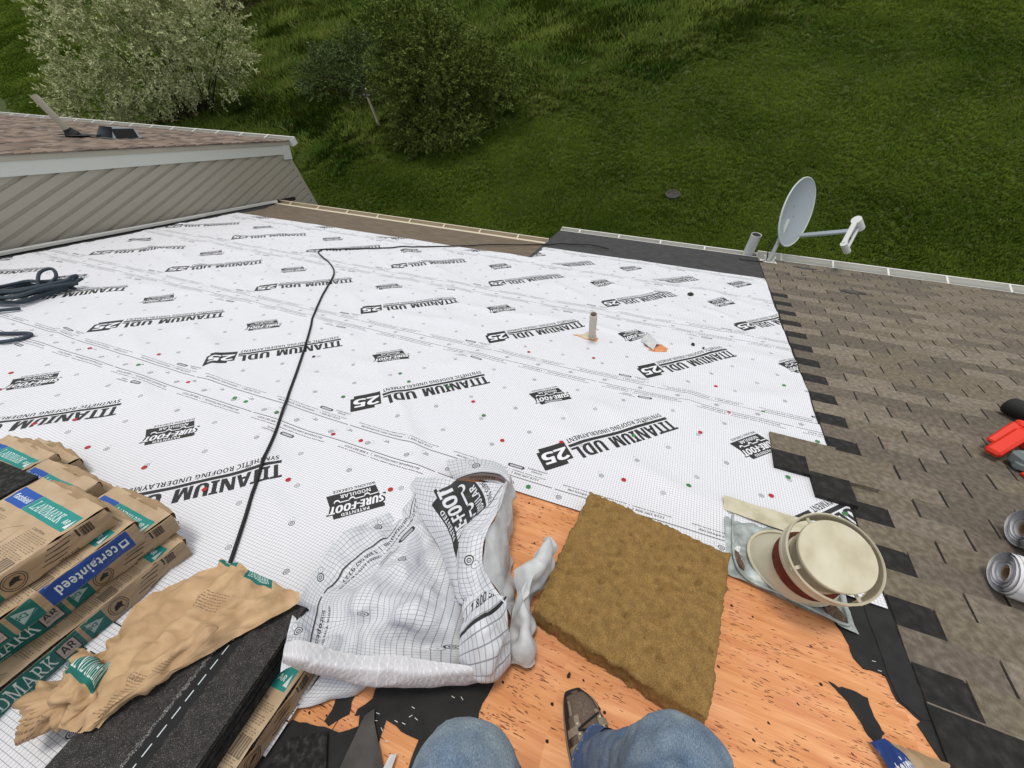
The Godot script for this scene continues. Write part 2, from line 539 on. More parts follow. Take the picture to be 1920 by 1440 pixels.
func make_materials():
	M.white_metal = plain(Color(0.84, 0.84, 0.82), 0.45)
	M.beige_metal = plain(Color(0.80, 0.76, 0.68), 0.5)
	M.dish_grey = plain(Color(0.60, 0.64, 0.67), 0.45)
	M.dish_rim = plain(Color(0.72, 0.75, 0.74), 0.45)
	M.black = plain(Color(0.035, 0.035, 0.04), 0.7)
	M.dark_rubber = plain(Color(0.09, 0.09, 0.095), 0.75)
	M.pvc = plain(Color(0.74, 0.72, 0.66), 0.5)
	M.pvc_white = plain(Color(0.83, 0.84, 0.84), 0.45)
	M.sheet = sheet_material()
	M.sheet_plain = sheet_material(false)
	M.sheet_plain.albedo_color = Color(0.92, 0.925, 0.925)  # greyer than the laid sheets: shade on the heap put into the colour
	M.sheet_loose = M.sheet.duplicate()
	M.sheet_loose.albedo_color = Color(0.92, 0.925, 0.925)  # same print, tinted down to paint in the shade on the heap
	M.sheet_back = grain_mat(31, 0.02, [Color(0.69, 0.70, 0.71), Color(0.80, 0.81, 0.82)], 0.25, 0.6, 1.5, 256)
	M.sheet_nodular = nodular_material()
	M.sheet_roll = grain_mat(35, 0.02, [Color(0.80, 0.80, 0.82), Color(0.88, 0.88, 0.90)], 0.3, 0.6, 1.0, 256)
	M.plywood = plywood_material()
	M.old_plywood = streak_material(Color(0.33, 0.29, 0.24), Color(0.47, 0.42, 0.36))
	M.felt = grain_mat(12, 0.02, [Color(0.085, 0.085, 0.09), Color(0.12, 0.12, 0.125), Color(0.15, 0.15, 0.155)], 0.9, 0.85, 1.0, 512, 0.25)
	M.felt_grey = grain_mat(13, 0.015, [Color(0.17, 0.17, 0.18), Color(0.215, 0.215, 0.225), Color(0.25, 0.25, 0.26)], 1.4, 0.85, 1.0, 512, 0.2)
	M.tabs = []
	for k in 5:
		var t: float = [0.90, 1.0, 1.06, 0.95, 1.12][k]
		var m: StandardMaterial3D = grain_mat(40, 0.03, [Color(0.34, 0.31, 0.27), Color(0.435, 0.40, 0.355), Color(0.53, 0.495, 0.445)], 0.6, 0.95, 2.5, 512, 1.1) if k == 0 else M.tabs[0].duplicate()
		m.albedo_color = Color(t, t * (0.99 if k == 3 else 1.0), t * (0.97 if k == 1 else 1.0))
		m.uv1_offset = Vector3(0.13 * k, 0.0, 0.29 * k)
		M.tabs.append(m)
	M.tab_dark = grain_mat(44, 0.012, [Color(0.06, 0.06, 0.062), Color(0.12, 0.117, 0.117), Color(0.21, 0.205, 0.20)], 0.35, 0.95, 2.0, 512, 0.7)
	M.new_shingle = new_shingle_material()
	M.charcoal = grain_mat(45, 0.02, [Color(0.04, 0.042, 0.043), Color(0.095, 0.097, 0.097), Color(0.30, 0.30, 0.29)], 0.25, 0.95, 2.5, 512, 0.9)
	M.kraft = grain_mat(51, 0.008, [Color(0.52, 0.43, 0.32), Color(0.63, 0.53, 0.41), Color(0.70, 0.60, 0.48)], 0.6, 0.8, 2.0, 512, 0.12)
	M.kraft_dark = grain_mat(52, 0.008, [Color(0.52, 0.43, 0.335), Color(0.615, 0.515, 0.40), Color(0.68, 0.58, 0.46)], 0.6, 0.75, 3.0, 512, 0.1)
	M.batt = batt_material()
	M.galv = grain_mat(61, 0.01, [Color(0.40, 0.42, 0.40), Color(0.56, 0.59, 0.585), Color(0.68, 0.72, 0.72), Color(0.86, 0.89, 0.90)], 0.45, 0.42, 0.6, 512, 0.08)
	M.galv.metallic = 0.12
	M.rust_scab = grain_mat(65, 0.05, [Color(0.22, 0.15, 0.11), Color(0.38, 0.29, 0.22), Color(0.50, 0.45, 0.40)], 0.12, 0.95, 2.0, 256, 0.4)
	M.cream = grain_mat(62, 0.006, [Color(0.66, 0.63, 0.53), Color(0.76, 0.735, 0.645), Color(0.80, 0.78, 0.70)], 0.5, 0.55, 0.4, 512, 0.06)
	M.cream_side = grain_mat(63, 0.01, [Color(0.66, 0.63, 0.54), Color(0.75, 0.725, 0.64), Color(0.80, 0.78, 0.70)], 0.4, 0.6, 0.4, 256, 0.06)
	M.rust = grain_mat(64, 0.02, [Color(0.25, 0.09, 0.05), Color(0.36, 0.14, 0.085), Color(0.50, 0.24, 0.10)], 0.2, 0.9, 2.0, 256, 0.3)
	M.denim = denim_material()
	M.denim_dark = M.denim.duplicate()
	M.denim_dark.vertex_color_use_as_albedo = false
	M.denim_dark.albedo_color = Color(0.36, 0.47, 0.64)
	M.siding = plain(Color(0.635, 0.61, 0.56), 0.6)
	M.siding_dark = plain(Color(0.16, 0.11, 0.08), 0.8)
	M.fascia = plain(Color(0.78, 0.79, 0.76), 0.5)
	M.fascia_beige = plain(Color(0.66, 0.64, 0.59), 0.55)
	M.far_shingles = []
	for k in 4:
		var cc: Color = [Color(0.46, 0.395, 0.345), Color(0.405, 0.345, 0.30), Color(0.345, 0.295, 0.26), Color(0.50, 0.44, 0.39)][k]
		M.far_shingles.append(plain(cc, 0.95))
	M.red_cap = plain(Color(0.68, 0.10, 0.10), 0.45)
	M.green_cap = plain(Color(0.20, 0.48, 0.25), 0.45)
	M.cord = plain(Color(0.035, 0.035, 0.037), 0.6)
	M.rope = grain_mat(71, 0.06, [Color(0.13, 0.165, 0.205), Color(0.20, 0.245, 0.285), Color(0.29, 0.33, 0.37)], 0.08, 0.85, 2.0, 256, 0.2)
	M.orange = plain(Color(0.86, 0.17, 0.06), 0.35)
	M.tool_grey = plain(Color(0.42, 0.47, 0.48), 0.5)
	M.shoe_brown = grain_mat(81, 0.03, [Color(0.31, 0.255, 0.22), Color(0.39, 0.33, 0.29), Color(0.45, 0.39, 0.345)], 0.08, 0.85, 1.5, 256, 0.25)
	M.shoe_tan = grain_mat(82, 0.03, [Color(0.47, 0.42, 0.36), Color(0.58, 0.53, 0.46)], 0.08, 0.85, 1.5, 256, 0.2)
	M.slate = grain_mat(83, 0.01, [Color(0.20, 0.19, 0.185), Color(0.27, 0.26, 0.255), Color(0.31, 0.30, 0.29)], 0.3, 0.8, 2.0, 256, 0.1)
	M.blue_print = plain(Color(0.05, 0.22, 0.52), 0.5)
	M.cardboard = plain(Color(0.55, 0.45, 0.33), 0.85)

# one roll width of the printed underlayment, 1.22 m square; words run up to the right at 45 degrees
func sheet_material(emblems := true) -> StandardMaterial3D:
	var S := 2048
	var k := S / 1.22
	var im := Image.create(S, S, false, Image.FORMAT_RGB8)
	im.fill(SHEET_WHITE)
	var line := SHEET_WHITE.lerp(INK, 0.42)
	for i in 96:
		var q := int(i * S / 96.0)
		im.fill_rect(Rect2i(q, 0, 2, S), line)
		im.fill_rect(Rect2i(0, q, S, 2), line)
	var A := PI / 4
	# nail marks: bold chained rings in both margins, paler ones in the field
	for i in 5:
		for e in [0.042, 1.178]:
			ring_mark(im, Vector2((0.1 + i * 0.244) * k, e * k), 0.0135 * k, INK, SHEET_WHITE, 0.6 if e < 1 else 2.4)
	var r := RandomNumberGenerator.new()
	r.seed = 4
	for i in 4:
		for j in 5:
			var c := Vector2(fposmod(0.12 + i * 0.305 + (0.15 if j % 2 else 0.0), 1.22), 0.26 + j * 0.18) * k
			ring_mark(im, c, 0.0125 * k, SHEET_WHITE.lerp(INK, 0.62 + 0.33 * float((i + j) % 2)), SHEET_WHITE, 1.0 if (i + j) % 3 else 0.0)
	# lay lines with their small print; each margin reads from its own edge
	for e in 2:
		var ang := PI if e == 0 else 0.0
		var yy := func(d: float) -> float: return (d if e == 0 else 1.22 - d) * k
		im.fill_rect(Rect2i(0, int(yy.call(0.085)) - 4, S, 7), INK)
		im.fill_rect(Rect2i(int(0.62 * k), int(yy.call(0.085)) - 4, 24, 7), SHEET_WHITE)
		for x0 in [0.33, 0.94]:
			words(im, "decktopeak.com/titanium  |  1 800 567 9727", Vector2(x0 * k, yy.call(0.105)), 0.46 * k, 0.017 * k, ang, INK)
			words(im, "ASTM D226 TYPE II & ASTM D4869 TYPE IV  |  CANADA A220.1 & A4.20", Vector2(x0 * k, yy.call(0.125)), 0.52 * k, 0.010 * k, ang, INK)
		var px := 0.85 if e == 0 else 0.30
		var c := Vector2(px * k, yy.call(0.155))
		bar(im, c, -0.034 * k, 0.034 * k, -0.0115 * k, 0.0115 * k, ang, INK)
		disc(im, c + Vector2(-0.034 * k, 0), 0.0115 * k, INK)
		disc(im, c + Vector2(0.034 * k, 0), 0.0115 * k, INK)
		bar(im, c, -0.034 * k, 0.034 * k, -0.006 * k, 0.006 * k, ang, SHEET_WHITE.lerp(INK, 0.25))
		words(im, "FLORIDA PRODUCT", c + Vector2(-0.115 * k, 0) * (1 if e == 0 else -1) + Vector2(0, 0.012 * k * (1 if e == 0 else -1)), 0.105 * k, 0.010 * k, ang, INK)
		words(im, "APPROVAL", c + Vector2(-0.115 * k, 0) * (1 if e == 0 else -1) + Vector2(0, -0.004 * k * (1 if e == 0 else -1)), 0.06 * k, 0.010 * k, ang, INK)
	if emblems:
		sheet_emblems(im, k, A)
	# scuffs and grit trodden into it
	for i in 260:
		var p := Vector2(r.randf() * S, r.randf() * S)
		var q := p + Vector2(r.randf_range(-5, 5), r.randf_range(-5, 5))
		tri_fill(im, p, q, p + Vector2(r.randf_range(-4, 4), r.randf_range(2, 5)), Color(0.3, 0.28, 0.26) if i % 3 == 0 else Color(0.6, 0.59, 0.57))
	var m := plain(Color.WHITE, 0.55)
	m.albedo_texture = tex(im)
	var n := noise(8, 0.05, 2).get_seamless_image(512, 512)
	n.convert(Image.FORMAT_RGBA8)
	n.bump_map_to_normal_map(0.8)
	m.normal_enabled = true
	m.normal_texture = tex(n)
	m.normal_scale = 0.5
	return m

func sheet_emblems(im: Image, k: float, A: float):
	# the big name
	var c := Vector2(0.40, 0.645) * k
	bar(im, c, -0.35 * k, 0.335 * k, -0.010 * k, 0.012 * k, A, INK)
	words(im, "TITANIUM", pt(c, -0.132 * k, 0.066 * k, A), 0.44 * k, 0.092 * k, A, INK)
	words(im, "UDL", pt(c, 0.235 * k, 0.066 * k, A), 0.19 * k, 0.092 * k, A, INK)
	for t in ["TITANIUM", "UDL"]:
		var cx := -0.132 if t == "TITANIUM" else 0.235
		words(im, t, pt(c, (cx + 0.005) * k, 0.066 * k, A), 0.44 * k if t == "TITANIUM" else 0.19 * k, 0.092 * k, A, INK)
	words(im, "SYNTHETIC ROOFING UNDERLAYMENT", pt(c, -0.005 * k, -0.038 * k, A), 0.665 * k, 0.034 * k, A, INK)
	# the 25 block at the end of it
	var b := pt(c, 0.435 * k, 0.03 * k, A)
	bar(im, b, -0.085 * k, 0.075 * k, -0.075 * k, 0.06 * k, A, INK, 0.1)
	bar(im, b, -0.045 * k, 0.095 * k, -0.05 * k, 0.085 * k, A, INK, 0.1)
	words(im, "25", pt(b, 0.0, 0.006 * k, A), 0.165 * k, 0.098 * k, A, INK, 0.12)
	words(im, "25", pt(b, 0.0, 0.006 * k, A), 0.150 * k, 0.086 * k, A, SHEET_WHITE, 0.12)
	words(im, "25", pt(b, 0.004 * k, 0.006 * k, A), 0.150 * k, 0.086 * k, A, SHEET_WHITE, 0.12)
	# the walking surface emblem
	var f := Vector2(0.872, 0.835) * k
	bar(im, f, -0.105 * k, 0.115 * k, -0.073 * k, 0.073 * k, A, INK, -0.15)
	disc(im, pt(f, -0.105 * k, 0.062 * k, A), 0.012 * k, INK)
	words(im, "PATENTED", pt(f, 0.012 * k, 0.058 * k, A), 0.12 * k, 0.017 * k, A, SHEET_WHITE)
	words(im, "SURE-FOOT", pt(f, 0.0, 0.020 * k, A), 0.255 * k, 0.056 * k, A, INK, 0.2)
	for d in [-0.0015, 0.0015]:
		words(im, "SURE-FOOT", pt(f, d * k, 0.020 * k, A), 0.232 * k, 0.043 * k, A, SHEET_WHITE, 0.2)
	var x := -0.10
	while x < 0.09:
		bar(im, f, x * k, (x + 0.04) * k, -0.022 * k, -0.016 * k, A, SHEET_WHITE)
		disc(im, pt(f, (x + 0.052) * k, -0.024 * k, A), 0.013 * k, SHEET_WHITE)
		disc(im, pt(f, (x + 0.052) * k, -0.018 * k, A), 0.010 * k, INK)
		x += 0.066
	words(im, "NODULAR", pt(f, 0.0, -0.052 * k, A), 0.135 * k, 0.022 * k, A, SHEET_WHITE)
	words(im, "WALKING SURFACE", pt(f, 0.0, -0.089 * k, A), 0.19 * k, 0.016 * k, A, INK)

func nodular_material() -> StandardMaterial3D:
	var S := 512
	var hm := Image.create(S, S, false, Image.FORMAT_RGBA8)
	var im := Image.create(S, S, false, Image.FORMAT_RGB8)
	var n := noise(21, 0.02, 2)
	for y in S:
		for x in S:
			var w := n.get_noise_2d(x, y) * 6.0
			var a := sin((x + w) * TAU / 32.0) * sin((y * 0.5 + x * 0.25 + w) * TAU / 32.0)
			var h := 0.5 + 0.35 * a + 0.15 * n.get_noise_2d(x * 4, y * 4)
			hm.set_pixel(x, y, Color(h, h, h))
			var edge := 1.0 if fposmod(x + w * 1.2, 32.0) < 2.5 else 0.0
			im.set_pixel(x, y, Color(0.78, 0.78, 0.80).lerp(Color(0.90, 0.90, 0.91), edge))
	hm.bump_map_to_normal_map(2.5)
	var m := plain(Color.WHITE, 0.5)
	m.albedo_texture = tex(im)
	m.normal_enabled = true
	m.normal_texture = tex(hm)
	m.uv1_scale = Vector3(4, 1, 1)
	return m

# bare orange plywood: streaky grain along u, dark checks, knots and nail holes
func plywood_material() -> StandardMaterial3D:
	var S := 1024
	var im := Image.create(S, S, false, Image.FORMAT_RGB8)
	var a := noise(3, 0.012, 4)
	var b := noise(4, 0.004, 3)
	var c := noise(5, 0.05, 2)
	for y in S:
		for x in S:
			var t := 0.5 + 0.55 * a.get_noise_2d(x * 0.16, y * 1.6) + 0.3 * c.get_noise_2d(x * 0.12, y * 3.0)
			var p := 0.5 + 0.7 * b.get_noise_2d(x, y + 400)
			var col := Color(0.76, 0.48, 0.325).lerp(Color(0.93, 0.70, 0.52), clamp(t, 0, 1))
			col = col.lerp(Color(0.80, 0.545, 0.30), clamp(p, 0, 1) * 0.45)
			im.set_pixel(x, y, col)
	var r := RandomNumberGenerator.new()
	r.seed = 11
	var patchy := noise(6, 0.006, 2)
	for i in 3600:
		var p := Vector2(r.randf() * S, r.randf() * S)
		if patchy.get_noise_2d(p.x, p.y) < r.randf_range(-0.35, 0.3):
			continue
		var l := r.randf_range(5, 34)
		var w := r.randf_range(0.5, 1.4)
		var sl := r.randf_range(-0.12, 0.12)
		var dk := Color(0.22, 0.11, 0.06).lerp(Color(0.60, 0.34, 0.21), pow(r.randf(), 0.7))
		tri_fill(im, p, p + Vector2(l * 0.4, w + sl * l * 0.4), p + Vector2(l, sl * l), dk)
		tri_fill(im, p, p + Vector2(l * 0.5, -w + sl * l * 0.4), p + Vector2(l, sl * l), dk)
	for i in 55:
		var p := Vector2(r.randf() * S, r.randf() * S)
		disc(im, p, r.randf_range(2.0, 5.5), Color(0.07, 0.045, 0.035))
		disc(im, p + Vector2(3, 2), r.randf_range(1.5, 3.0), Color(0.10, 0.06, 0.04))
	var hm := im.duplicate()
	hm.convert(Image.FORMAT_RGBA8)
	hm.bump_map_to_normal_map(3.0)
	var m := plain(Color.WHITE, 0.85)
	m.albedo_texture = tex(im)
	m.normal_enabled = true
	m.normal_texture = tex(hm)
	m.uv1_scale = Vector3(0.95, 0.95, 1)
	return m

func streak_material(dark: Color, light: Color) -> StandardMaterial3D:
	var S := 512
	var im := Image.create(S, S, false, Image.FORMAT_RGB8)
	var a := noise(33, 0.02, 4)
	for y in S:
		for x in S:
			var w := a.get_noise_2d(x * 0.25, y * 0.25 + 300) * 26.0
			var t := 0.5 + 0.5 * a.get_noise_2d(x * 0.3, (y + w) * 2.6) + 0.35 * a.get_noise_2d((x + y) * 1.6, (y - x) * 0.15 + 900)
			im.set_pixel(x, y, dark.lerp(light, clamp(t, 0, 1)))
	var m := plain(Color.WHITE, 0.9)
	m.albedo_texture = tex(im)
	m.uv1_scale = Vector3(0.8, 0.8, 1)
	return m

# face of a new shingle, 1 m long and 0.34 m wide: granules, a bare tar strip and the white nail line
func new_shingle_material() -> StandardMaterial3D:
	var im := Image.create(352, 1024, false, Image.FORMAT_RGB8)
	var n := noise(91, 0.6, 1)
	var n2 := noise(92, 0.03, 3)
	var r := RandomNumberGenerator.new()
	r.seed = 3
	for y in 1024:
		for x in 352:
			var t: float = clamp(0.5 + 0.9 * n.get_noise_2d(x, y) + 0.35 * n2.get_noise_2d(x, y), 0, 1)
			var col := Color(0.075, 0.07, 0.072).lerp(Color(0.30, 0.285, 0.28), t * t)
			if r.randf() < 0.035:
				col = Color(0.60, 0.58, 0.55)
			var e := x + 6.0 * n2.get_noise_2d(y * 2, x)
			if e > 178 and e < 232:
				col = Color(0.075, 0.077, 0.085).lerp(col, 0.2)
			if absf(e - 176) < 5 and r.randf() < 0.3:
				col = Color(0.62, 0.61, 0.60)
			if x > 203 and x < 207 and (y % 40) < 27:
				col = Color(0.80, 0.84, 0.86)
			im.set_pixel(x, y, col)
	var m := plain(Color.WHITE, 0.9)
	m.albedo_texture = tex(im)
	return m

func batt_material() -> StandardMaterial3D:
	var S := 1024
	var im := Image.create(S, S, false, Image.FORMAT_RGB8)
	var a := noise(14, 0.012, 5)
	var b := noise(15, 0.04, 3)
	b.fractal_type = FastNoiseLite.FRACTAL_RIDGED
	var c := noise(16, 0.3, 2)
	var d := noise(17, 0.035, 3)
	d.domain_warp_enabled = true
	for y in S:
		for x in S:
			var t := 0.52 + 0.34 * a.get_noise_2d(x, y) + 0.55 * c.get_noise_2d(x * 0.30 + y * 0.22, y * 0.5 - x * 0.1) + 0.16 * b.get_noise_2d(x * 0.7 + y * 0.5, y * 1.2 - x * 0.3)
			var col := Color(0.36, 0.265, 0.125).lerp(Color(0.66, 0.535, 0.315), clamp(t, 0, 1))
			var pit := d.get_noise_2d(x * 1.0 + y * 0.5, y * 2.0 - x * 0.7)
			if pit > 0.40:
				col = col.lerp(Color(0.50, 0.39, 0.205), clamp((pit - 0.40) * 9.0, 0, 0.8))
			im.set_pixel(x, y, col)
	var m := plain(Color.WHITE, 1.0)
	m.albedo_texture = tex(im)
	m.uv1_triplanar = true
	m.uv1_scale = Vector3.ONE / 0.62
	var h := im.duplicate()
	h.convert(Image.FORMAT_RGBA8)
	h.bump_map_to_normal_map(14.0)
	m.normal_enabled = true
	m.normal_texture = tex(h)
	return m

func denim_material() -> StandardMaterial3D:
	var S := 512
	var im := Image.create(S, S, false, Image.FORMAT_RGB8)
	var a := noise(18, 0.02, 4)
	var b := noise(19, 0.35, 2)
	for y in S:
		for x in S:
			var t := 0.5 + 0.35 * a.get_noise_2d(x, y) + 0.6 * b.get_noise_2d(x * 1.0, y * 0.45)
			im.set_pixel(x, y, Color(0.52, 0.55, 0.60).lerp(Color(1.0, 1.0, 1.0), clamp(t, 0, 1)))
	var m := plain(Color.WHITE, 0.95)
	m.albedo_texture = tex(im)
	m.uv1_triplanar = true
	m.uv1_scale = Vector3.ONE / 0.5
	m.vertex_color_use_as_albedo = true
	return m

# ---------------------------------------------------------------- ground
var land := noise(100, 0.05, 3)

func ground_y(x: float, z: float) -> float:
	return 0.22 * land.get_noise_2d(x, z) + max(0.0, -z - 16.0) * 0.012

# how far a spot lies into the uncut grass (metres, negative on the mown lawn)
func uncut(x: float, z: float) -> float:
	var edge := [Vector2(-46, -60), Vector2(-33, -30), Vector2(-26, -17), Vector2(-20, -7.5), Vector2(-14, -8.6), Vector2(-10, -10.6), Vector2(-7.6, -12.4), Vector2(-5.3, -14.0), Vector2(-2.3, -16.6), Vector2(0, -18.8), Vector2(3, -22.2), Vector2(6, -29), Vector2(9, -60)]
	var best := 1e9
	var sgn := -1.0
	for i in edge.size() - 1:
		var q := Geometry2D.get_closest_point_to_segment(Vector2(x, z), edge[i], edge[i + 1])
		var d := q.distance_to(Vector2(x, z))
		if d < best:
			best = d
			sgn = 1.0 if (edge[i + 1] - edge[i]).cross(Vector2(x, z) - edge[i]) < 0 else -1.0
	return best * sgn

var uncut_grid := PackedFloat32Array()

func uncut_fast(x: float, z: float) -> float:
	if uncut_grid.is_empty():
		for i in 120:
			for j in 240:
				uncut_grid.append(uncut(-100.0 + j * 0.6, -66.0 + i * 0.6))
	var a := clampf((x + 100.0) / 0.6, 0.0, 238.9)
	var b := clampf((z + 66.0) / 0.6, 0.0, 118.9)
	var i0 := int(b) * 240 + int(a)
	return lerpf(lerpf(uncut_grid[i0], uncut_grid[i0 + 1], a - int(a)), lerpf(uncut_grid[i0 + 240], uncut_grid[i0 + 241], a - int(a)), b - int(b))

func make_lawn():
	var st := begin()
	st.set_smooth_group(1)
	var N := 130
	for i in N + 1:
		for j in N + 1:
			var fx := (float(j) / N) * 2.0 - 1.0
			var fz := (float(i) / N) * 2.0 - 1.0
			var x: float = sign(fx) * pow(absf(fx), 2.2) * 260.0
			var z: float = -14.0 + sign(fz) * pow(absf(fz), 2.2) * 260.0
			st.add_vertex(Vector3(x, ground_y(x, z), z))
	for i in N:
		for j in N:
			var k := i * (N + 1) + j
			for q in [k, k + 1, k + N + 1, k + 1, k + N + 2, k + N + 1]:
				st.add_index(q)
	st.generate_normals()
	var soil := grain_mat(101, 0.01, [Color(0.16, 0.21, 0.05), Color(0.21, 0.265, 0.07), Color(0.28, 0.325, 0.10)], 2.6, 1.0, 3.0, 1024, 0.35)
	var g := put("lawn_ground", st.commit(), soil)
	g.set_meta("kind", "structure")
	# tufts: seven bent blades each, scattered over the part of the garden that the roof looks down on
	var r := RandomNumberGenerator.new()
	r.seed = 21
	var mow := noise(102, 0.12, 3)
	var mow2 := noise(103, 0.5, 3)
	for kind in 2:
		var tuft := blade_tuft(7 if kind == 0 else 9, 0.055 if kind == 0 else 0.34, 0.06 if kind == 0 else 0.13, 300 + kind)
		var places := []
		var cols := []
		var tries := 640000 if kind == 0 else 300000
		for i in tries:
			var x: float
			var z: float
			if kind == 0:
				z = -4.6 - pow(r.randf(), 1.35) * 30.0
				x = lerp(-8.0 + z * 2.1, 14.0 - z * 0.4, pow(r.randf(), 0.7))
			else:
				z = -7.5 - pow(r.randf(), 1.2) * 34.0
				x = lerp(-6.0 + z * 1.65, 8.0, r.randf())
			var d := uncut_fast(x, z)
			if (kind == 0) == (d > 1.3) and absf(d) > 1.3:
				continue
			d += mow2.get_noise_2d(x * 1.5, z * 1.5) * 1.3
			if (kind == 0) != (d < 0.0):
				continue
			var s: float = (0.75 + 0.6 * r.randf()) * (1.0 + max(0.0, Vector2(x, z).length() - 18.0) * 0.03)
			if kind == 1:
				s *= clamp(0.35 + d * 0.25, 0.35, 1.0) * (0.75 + 0.6 * absf(mow.get_noise_2d(x, z)))
			var b := Basis(Vector3.UP, r.randf() * TAU).scaled(Vector3(s, s * (0.7 + 0.5 * r.randf()), s))
			b = Basis(Vector3(1, 0, 0), mow.get_noise_2d(x * 2.0, z * 2.0 + 50) * 0.7) * Basis(Vector3(0, 0, 1), mow.get_noise_2d(x * 2.0 + 90, z * 2.0) * 0.7) * b
			places.append(Transform3D(b, Vector3(x, ground_y(x, z) - 0.004, z)))
			var w: float = clamp(0.5 + 0.8 * mow.get_noise_2d(x, z * 1.6) + 0.5 * mow2.get_noise_2d(x, z), 0, 1)
			var c := Color(0.054, 0.092, 0.009).lerp(Color(0.118, 0.170, 0.022), w) if kind == 0 else Color(0.042, 0.080, 0.011).lerp(Color(0.125, 0.165, 0.030), w)
			if r.randf() < (0.02 if kind == 0 else 0.05):
				c = Color(0.17, 0.17, 0.07)
			cols.append(c * r.randf_range(0.7, 1.3))
		var mm := MultiMesh.new()
		mm.transform_format = MultiMesh.TRANSFORM_3D
		mm.use_colors = true
		mm.mesh = tuft
		mm.instance_count = places.size()
		for i in places.size():
			mm.set_instance_transform(i, places[i])
			mm.set_instance_color(i, cols[i])
		var o := MultiMeshInstance3D.new()
		o.name = "mown_grass" if kind == 0 else "tall_grass"
		o.multimesh = mm
		var m := plain(Color.WHITE, 0.85)
		m.vertex_color_use_as_albedo = true
		m.metallic_specular = 0.12
		m.backlight_enabled = true
		m.backlight = Color(0.25, 0.3, 0.1)
		o.material_override = m
		add_child(o)
		o.set_meta("kind", "stuff")
		tag(o, "short mown lawn grass with swirls of pale clippings" if kind == 0 else "uncut tall meadow grass on the bank around the bushes", "grass")

func blade_tuft(n: int, h: float, spread: float, seed_: int) -> ArrayMesh:
	var r := RandomNumberGenerator.new()
	r.seed = seed_
	var st := begin()
	st.set_smooth_group(-1)
	for i in n:
		var a := r.randf() * TAU
		var at := Vector3(cos(a), 0, sin(a)) * spread * sqrt(r.randf())
		var lean := r.randf() * TAU
		var w := h * 0.055 + 0.004
		var hh := h * r.randf_range(0.6, 1.1)
		var d := Vector3(cos(lean), 0, sin(lean))
		var sd := Vector3(-d.z, 0, d.x) * w
		var m := at + d * hh * 0.22 + Vector3.UP * hh * 0.65
		var e := at + d * hh * r.randf_range(0.45, 0.85) + Vector3.UP * hh
		for q in [at - sd, m + sd * 0.8, at + sd, at - sd, m - sd * 0.8, m + sd * 0.8, m - sd * 0.8, e, m + sd * 0.8]:
			st.add_vertex(q)
	st.generate_normals()
	return st.commit()

# ---------------------------------------------------------------- the house under the camera
var house: Node3D
const RAKE := -6.72

var lie := noise(601, 1.6, 3)
var pleats := noise(602, 0.9, 2)

# how far the laid sheets stand off the deck: slack, ridges and small puckers
func sheet_n(u: float, v: float) -> float:
	pleats.fractal_type = FastNoiseLite.FRACTAL_RIDGED
	var n := 0.0095 * lie.get_noise_2d(u * 0.9, v * 0.9) + 0.022 * pow(max(0.0, pleats.get_noise_2d(u * 0.55 + v * 0.7, v * 0.8 - u * 0.2)), 2.5) + 0.010 * pleats.get_noise_2d(u * 0.35 + v * 0.5, v * 0.55 + 9.0) - 0.002
	return 0.0055 + max(0.0, n) + 0.0022 * (0.5 + 0.5 * lie.get_noise_2d(u * 5, v * 5))

func sheet_strip(u0: float, u1: float, v0: float, v1: float, cut: float, off: float, n_low: float, seed_: int, ragged_left := false) -> ArrayMesh:
	# a strip laid along the eave; its seam drifts down a little to the right, its lower edge lies over the next strip
	var nz := noise(seed_, 1.6, 3)
	var C := int((u1 - u0) / 0.035)
	var R := int((v1 - v0) / 0.035)
	var st := begin()
	st.set_smooth_group(1)
	for i in R + 1:
		for j in C + 1:
			var u: float = lerp(u0, u1, float(j) / C)
			var t := float(i) / R
			var v: float = lerp(v0, v1, t) + 0.02 * (u + 1.5) + 0.006 * nz.get_noise_2d(u * 0.6, seed_)
			if ragged_left and j == 0:
				u += 0.03 * nz.get_noise_2d(v * 6, 3)
			var edge: float = min(min(t, 1.0 - t) * 10.0, 1.0)
			var n: float = lerpf(0.0055, sheet_n(u, v), 0.45 + 0.55 * edge) + (0.004 if t > 0.9 else 0.0)
			st.set_uv(Vector2(-u / 1.22 + off, lerp(v0, v1, t) / 1.22 - cut / 1.22))
			st.add_vertex(V(u, v, n))
	for i in R:
		for j in C:
			var k := i * (C + 1) + j
			for q in [k, k + C + 1, k + 1, k + 1, k + C + 1, k + C + 2]:
				st.add_index(q)
	st.generate_normals()
	return st.commit()

